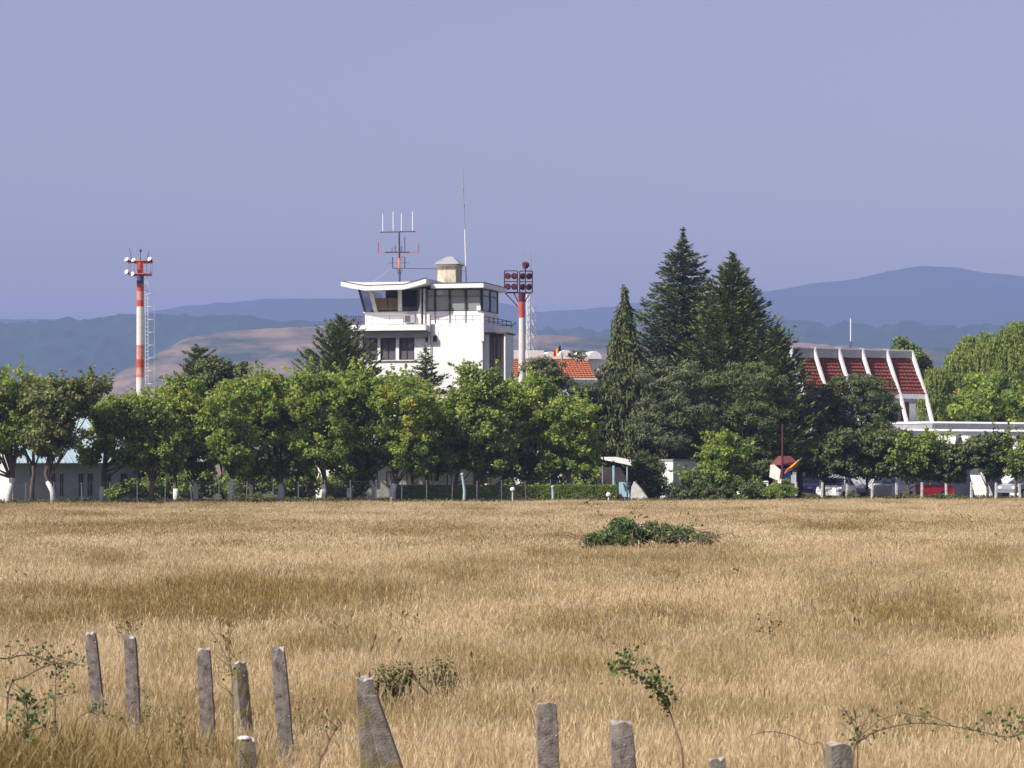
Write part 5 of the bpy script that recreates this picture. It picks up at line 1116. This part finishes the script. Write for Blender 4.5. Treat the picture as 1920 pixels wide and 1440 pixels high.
def cpost(px, py, D, wpx, lean_px, label, rz=0, m='post', strut=False, broken=False, seed=0):
    """lean_px: horizontal shift of the post in pixels per 100 px of height, downwards"""
    g = np.random.default_rng(seed); tp = P(px, py, D); hh = tp.z; w_ = wpx/F*D/2; k = -lean_px/100
    base = Vector((tp.x-k*hh, D, 0)); e = empty('concrete_post', base, 0, label, 'fence post', 'old concrete fence posts in the foreground')
    Mx = Matrix.Shear('XY', 4, (k, 0)) if False else Matrix.Identity(4); Mx[0][2] = k
    Rz = Matrix.Rotation(rz, 4, 'Z'); vs = []; n_ = 12; rows = 14
    for j in range(rows+1):
        z = -.2+(hh+.2)*j/rows; ww = w_*(1.06-.06*j/rows); top_ = j == rows
        for i in range(n_):
            a = 2*math.pi*(i+.5)/n_; x, y = math.cos(a), math.sin(a); q = max(abs(x), abs(y))**.72
            rr = ww/q*(1+g.normal()*.022)*(.86 if top_ else 1)
            v = Mx @ Rz @ Vector((x*rr, y*rr, z+(g.normal()*.012 if j > rows-2 else 0))); vs.append(v)
    fs = [(j*n_+i, j*n_+(i+1) % n_, (j+1)*n_+(i+1) % n_, (j+1)*n_+i) for j in range(rows) for i in range(n_)]
    MB().add(vs, fs+[tuple(range(n_))[::-1]]).build('shaft', M[m], e, smooth=False)
    c = Mx @ Vector((0, 0, hh+.012)); tt = [vs[rows*n_+i] for i in range(n_)]
    MB().add(tt+[c], [(i, (i+1) % n_, n_) for i in range(n_)]).build('painted_sunlit_top', M['post_top'], e)  # top face coloured paler for the sun on it
    mb = MB()
    for q in range(3):
        th_ = g.random()*6; z = hh*(.45+.5*g.random()); cc = Mx @ Vector((math.cos(th_)*w_*.9, -w_*.9, z)); mb.sphere(tuple(cc), w_*.12, 6)
    mb.pieces('nodule', M['post_top'], e)
    return e, Mx, w_, hh
cpost(170, 1188, 26, 23, 10, 'slightly tilted plain post, leftmost of the old posts', seed=1)
cpost(244, 1193, 25, 24, 5, 'upright grey post with a thin weed growing behind its top', seed=2)
cpost(382, 1219, 23, 27, 5.5, 'plain grey post between the thistle stalks and the weedy post', seed=3)
cpost(448, 1243, 24.5, 25, 9, 'yellow lichened post directly behind the short capped stump', .5, 'lichen', seed=4)
cpost(521, 1217, 22.3, 28, 8.5, 'tallest smooth post right of the yellow lichened one', seed=5)
e, Mx, w_, hh = cpost(684, 1274, 17.3, 36, 6, 'thick post with a slanting brace, broken tooth like top', .1, 'lichen', seed=6)
# diagonal brace of the corner post
t0 = Vector((-.035, -.015, hh-.09)); t1 = Vector((.385, .03, -.2))
st = MB(); a = Vector((.12, 0, .0)); b_ = Vector((0, w_*.9, 0))
st.hexa([t1-a-b_, t1+a-b_, t1+a+b_, t1-a+b_], [t0-a*.5-b_, t0+a*.27-b_, t0+a*.27+b_, t0-a*.5+b_]); st.build('brace', M['lichen'], e, bevel=.012)
nb_ = MB()
for dx in (-.035, .03): nb_.bar((Mx @ Vector((dx, 0, hh)))[:], (Mx @ Vector((dx, 0, hh+.045)))[:], .014)
nb_.pieces('rebar_stub', M['stem'], e)
cpost(1025, 1322, 15.6, 41, 3, 'round topped rough post, left one of the two near posts in the middle', seed=7)
cpost(1165, 1356, 13.6, 46, 5, 'broad post with pale top, right one of the two near posts in the middle', seed=8)
cpost(1572, 1398, 12, 50, 2, 'mossy blurred post by the arching bramble at the lower right', .2, 'lichen', seed=9)
cpost(1346, 1426, 13, 34, 2, 'post of which only the tip shows at the bottom edge', seed=10)
e, Mx, w_, hh = cpost(462, 1386, 18.5, 34, 3, 'short broken stump with white cap before the lichened post', .2, 'lichen', seed=11)
cpm = MB(); cpm.sphere((-.04, -.02, hh+.008), .045, 10, .4); cpm.build('white_cap', M['limewash'], e)

# ------------------------------------------------------------------ brambles, thistles and twigs in the foreground
def spray(name, pts, D, label, cat, stem_r=.006, leaf_n=0, leaf_at=(0, 1), leaf_s=.05, m='lf_bramble', stem='stem', twigs=0, seed=0, depth=.25, extra=()):
    """a stem through photo pixels at distance D, with leaves and side twigs"""
    g = np.random.default_rng(4000+seed); pts3 = [P(x, y, D+g.normal()*.0) for x, y in pts]; b_ = Vector((pts3[0].x, D, 0))
    e = empty(name, b_, 0, label, cat); loc = [p-b_ for p in pts3]
    for i, p in enumerate(loc): p.y += depth*math.sin(i*.9)*.4
    if loc[0].z > .05: loc = [Vector((loc[0].x, 0, 0))]+loc
    dense = []
    for i in range(len(loc)-1):
        for k in range(4): 
            t = k/4; p0, p1 = loc[i], loc[i+1]; pm, pn = loc[max(i-1, 0)], loc[min(i+2, len(loc)-1)]
            dense.append(.5*((2*p0)+(p1-pm)*t+(2*pm-5*p0+4*p1-pn)*t*t+(3*p0-pm-3*p1+pn)*t**3))
    dense.append(loc[-1]); n_ = len(dense); tb = MB(); tb.tube(dense, [stem_r*(1.2-.8*i/n_) for i in range(n_)], 5)
    Cs = []; tips = []
    for k in range(twigs):
        i = int(n_*(leaf_at[0]+(leaf_at[1]-leaf_at[0])*g.random())*.98); p = dense[min(i, n_-1)]; d = Vector((g.normal()*.07, g.normal()*.05, .03+.08*g.random())); tb.tube([p, p+d*.6, p+d+Vector((d.x*.3, 0, .01))], [stem_r*.5, stem_r*.4, stem_r*.2], 4); tips.append(p+d)
    for ex in extra:
        q = [P(x, y, D)-b_ for x, y in ex]; tb.tube(q, [stem_r*.8]+[stem_r*.5]*(len(q)-1), 5); tips += q[1:]
    tb.build('stem', M[stem], e)
    if leaf_n:
        for k in range(leaf_n):
            if tips and g.random() < .5: p = tips[g.integers(len(tips))]
            else: p = dense[min(n_-1, int(n_*(leaf_at[0]+(leaf_at[1]-leaf_at[0])*g.random())))]
            Cs.append(np.array(p)+g.normal(size=3)*leaf_s*.55)
        c = np.concatenate([np.array(Cs), np.array(Cs)+g.normal(size=(len(Cs), 3))*leaf_s*.45]); N = len(c); s_ = .6+.7*g.random(N); link('leaves', quads_mesh('leaves', leaves(c, unit(N, g)+np.array([0, 0, -.2]), unit(N, g)+np.array([0, -.3, .6]), leaf_s*.72*s_, leaf_s*.5*s_), np.clip(g.normal(.45, .2, N), 0, 1)), M[m], e)
    return e
spray('bramble', [(1280,1420), (1268,1370), (1252,1325), (1232,1294), (1205,1270), (1180,1258), (1145,1252)], 20, 'arching bramble shoot with green leaves at its bent tip', 'bramble', .007, 190, (.42, 1), .05, twigs=14, seed=1)
spray('bramble', [(1598,1425), (1625,1385), (1665,1368), (1715,1357), (1770,1358), (1830,1368), (1885,1380), (1925,1372)], 18, 'long bramble stem arching to the right edge beside the mossy post', 'bramble', .007, 110, (.2, 1), .045, twigs=16, seed=2)
spray('bramble', [(1545,1412), (1520,1398), (1480,1380), (1440,1373), (1408,1378)], 18.5, 'thin dry bramble arc left of the mossy post', 'bramble', .0045, 0, twigs=7, seed=3)
spray('dry_weed', [(1608,1420), (1610,1375), (1606,1345)], 19, 'dry brown branching weed right of the mossy post', 'weed', .007, 26, (.4, 1), .04, 'lf_weed', twigs=10, seed=4, extra=[[(1610,1378), (1622,1352), (1636,1332), (1642,1318)], [(1609,1372), (1592,1345), (1580,1325)], [(1609,1382), (1650,1350), (1690,1336), (1715,1342), (1755,1345)]])
spray('bramble', [(-20,1262), (15,1236), (55,1230), (95,1243), (130,1246), (165,1245)], 22, 'bramble stem arching across the left edge to the leftmost post', 'bramble', .007, 46, (.3, 1), .045, twigs=12, seed=5)
spray('bramble', [(15,1300), (45,1270), (85,1250), (120,1243), (160,1248)], 22.5, 'lower bramble stem joining the leafy knot at the left', 'bramble', .008, 30, (.4, .9), .045, twigs=6, seed=6)
spray('weed', [(103,1330), (101,1290), (100,1245), (88,1222)], 22, 'upright green weed left of the leftmost post', 'weed', .006, 90, (0, 1), .045, 'lf_bramble', twigs=12, seed=7)
spray('weed', [(45,1420), (48,1350), (40,1300)], 18, 'leafy green weed rising from the tall olive grass', 'weed', .008, 150, (0, 1), .05, 'lf_bramble', twigs=20, seed=8)
spray('bramble', [(140,1368), (160,1338), (178,1333)], 21, 'small bramble arc at the foot of the leftmost post', 'bramble', .006, 34, (.7, 1), .04, twigs=4, seed=9, extra=[[(180,1333), (200,1340), (218,1342)]])
spray('thistle', [(262,1290), (252,1240), (244,1195), (242,1162)], 25.6, 'thin weed with seed heads behind the second post from the left', 'thistle', .005, 40, (.6, 1), .035, 'lf_weed', 'drystem', 12, 10, extra=[[(250,1225), (268,1212), (285,1225)], [(246,1200), (228,1190)], [(243,1180), (232,1163)], [(243,1180), (254,1165)]])
spray('thistle', [(436,1305), (430,1250), (427,1200), (428,1168)], 22.5, 'branching thistle candelabra left of the lichened post', 'thistle', .007, 60, (0, 1), .035, 'lf_weed', 'drystem', 26, 11, extra=[[(428,1240), (410,1205), (392,1180), (386,1148)], [(427,1200), (436,1182), (443,1165)], [(428,1215), (415,1190), (412,1168)], [(430,1250), (408,1232), (400,1222)]])
spray('thistle', [(345,1445), (340,1390), (333,1345)], 19, 'thistle stalk in the olive grass between second and third post', 'thistle', .007, 55, (0, 1), .04, 'lf_weed', 'drystem', 26, 12, extra=[[(341,1400), (352,1370), (356,1358)], [(340,1390), (328,1368)]])
spray('weed', [(270,1440), (272,1370), (268,1300)], 22, 'thin weed climbing along the second post', 'weed', .004, 40, (0, 1), .035, 'lf_weed', 'drystem', 14, 13)
spray('twig', [(598,1445), (606,1415), (622,1380), (640,1358)], 18, 'bare brown twig between the tallest smooth post and the braced post', 'twig', .008, 10, (.6, 1), .035, 'lf_weed', 'stem', 4, 14, extra=[[(618,1388), (610,1368)]])
spray('weed', [(565,1420), (562,1370), (558,1320)], 24, 'thin green weed right of the tallest smooth post', 'weed', .004, 26, (.3, 1), .04, 'lf_weed', 'drystem', 10, 15)
spray('weed', [(592,1400), (596,1360), (597,1335)], 25, 'small weed left of the bare brown twig', 'weed', .004, 22, (.3, 1), .04, 'lf_weed', 'drystem', 8, 16)
spray('thistle', [(1450,1230), (1450,1190), (1446,1160)], 36, 'faint grey green thistle in the right middle of the field', 'thistle', .008, 60, (0, 1), .06, 'lf_weed', 'drystem', 12, 17)
spray('thistle', [(1388,1110), (1388,1085), (1386,1068)], 55, 'small grey green thistle below the bramble bush', 'thistle', .01, 60, (0, 1), .08, 'lf_weed', 'drystem', 12, 18)
def weedclump(px, D, ells, label, seed):
    return shrub(px, D, ells, label, 'lf_weed', 60, 11, .15, (.036,.02), seed, 'weed_clump', None, 'weed', .007)
weedclump(740, 27.5, [(735,1272,34,22), (760,1262,20,14), (715,1262,16,12)], 'dry green weed clump right of the braced post', 30)
shrub(830, 28.5, [(825,1280,30,24), (832,1250,14,10)], 'leafier green weed clump beside the dry one, right of the braced post', 'lf_weed', 46, 15, .13, (.042,.026), 31, 'weed_clump', None, 'weed', .007)
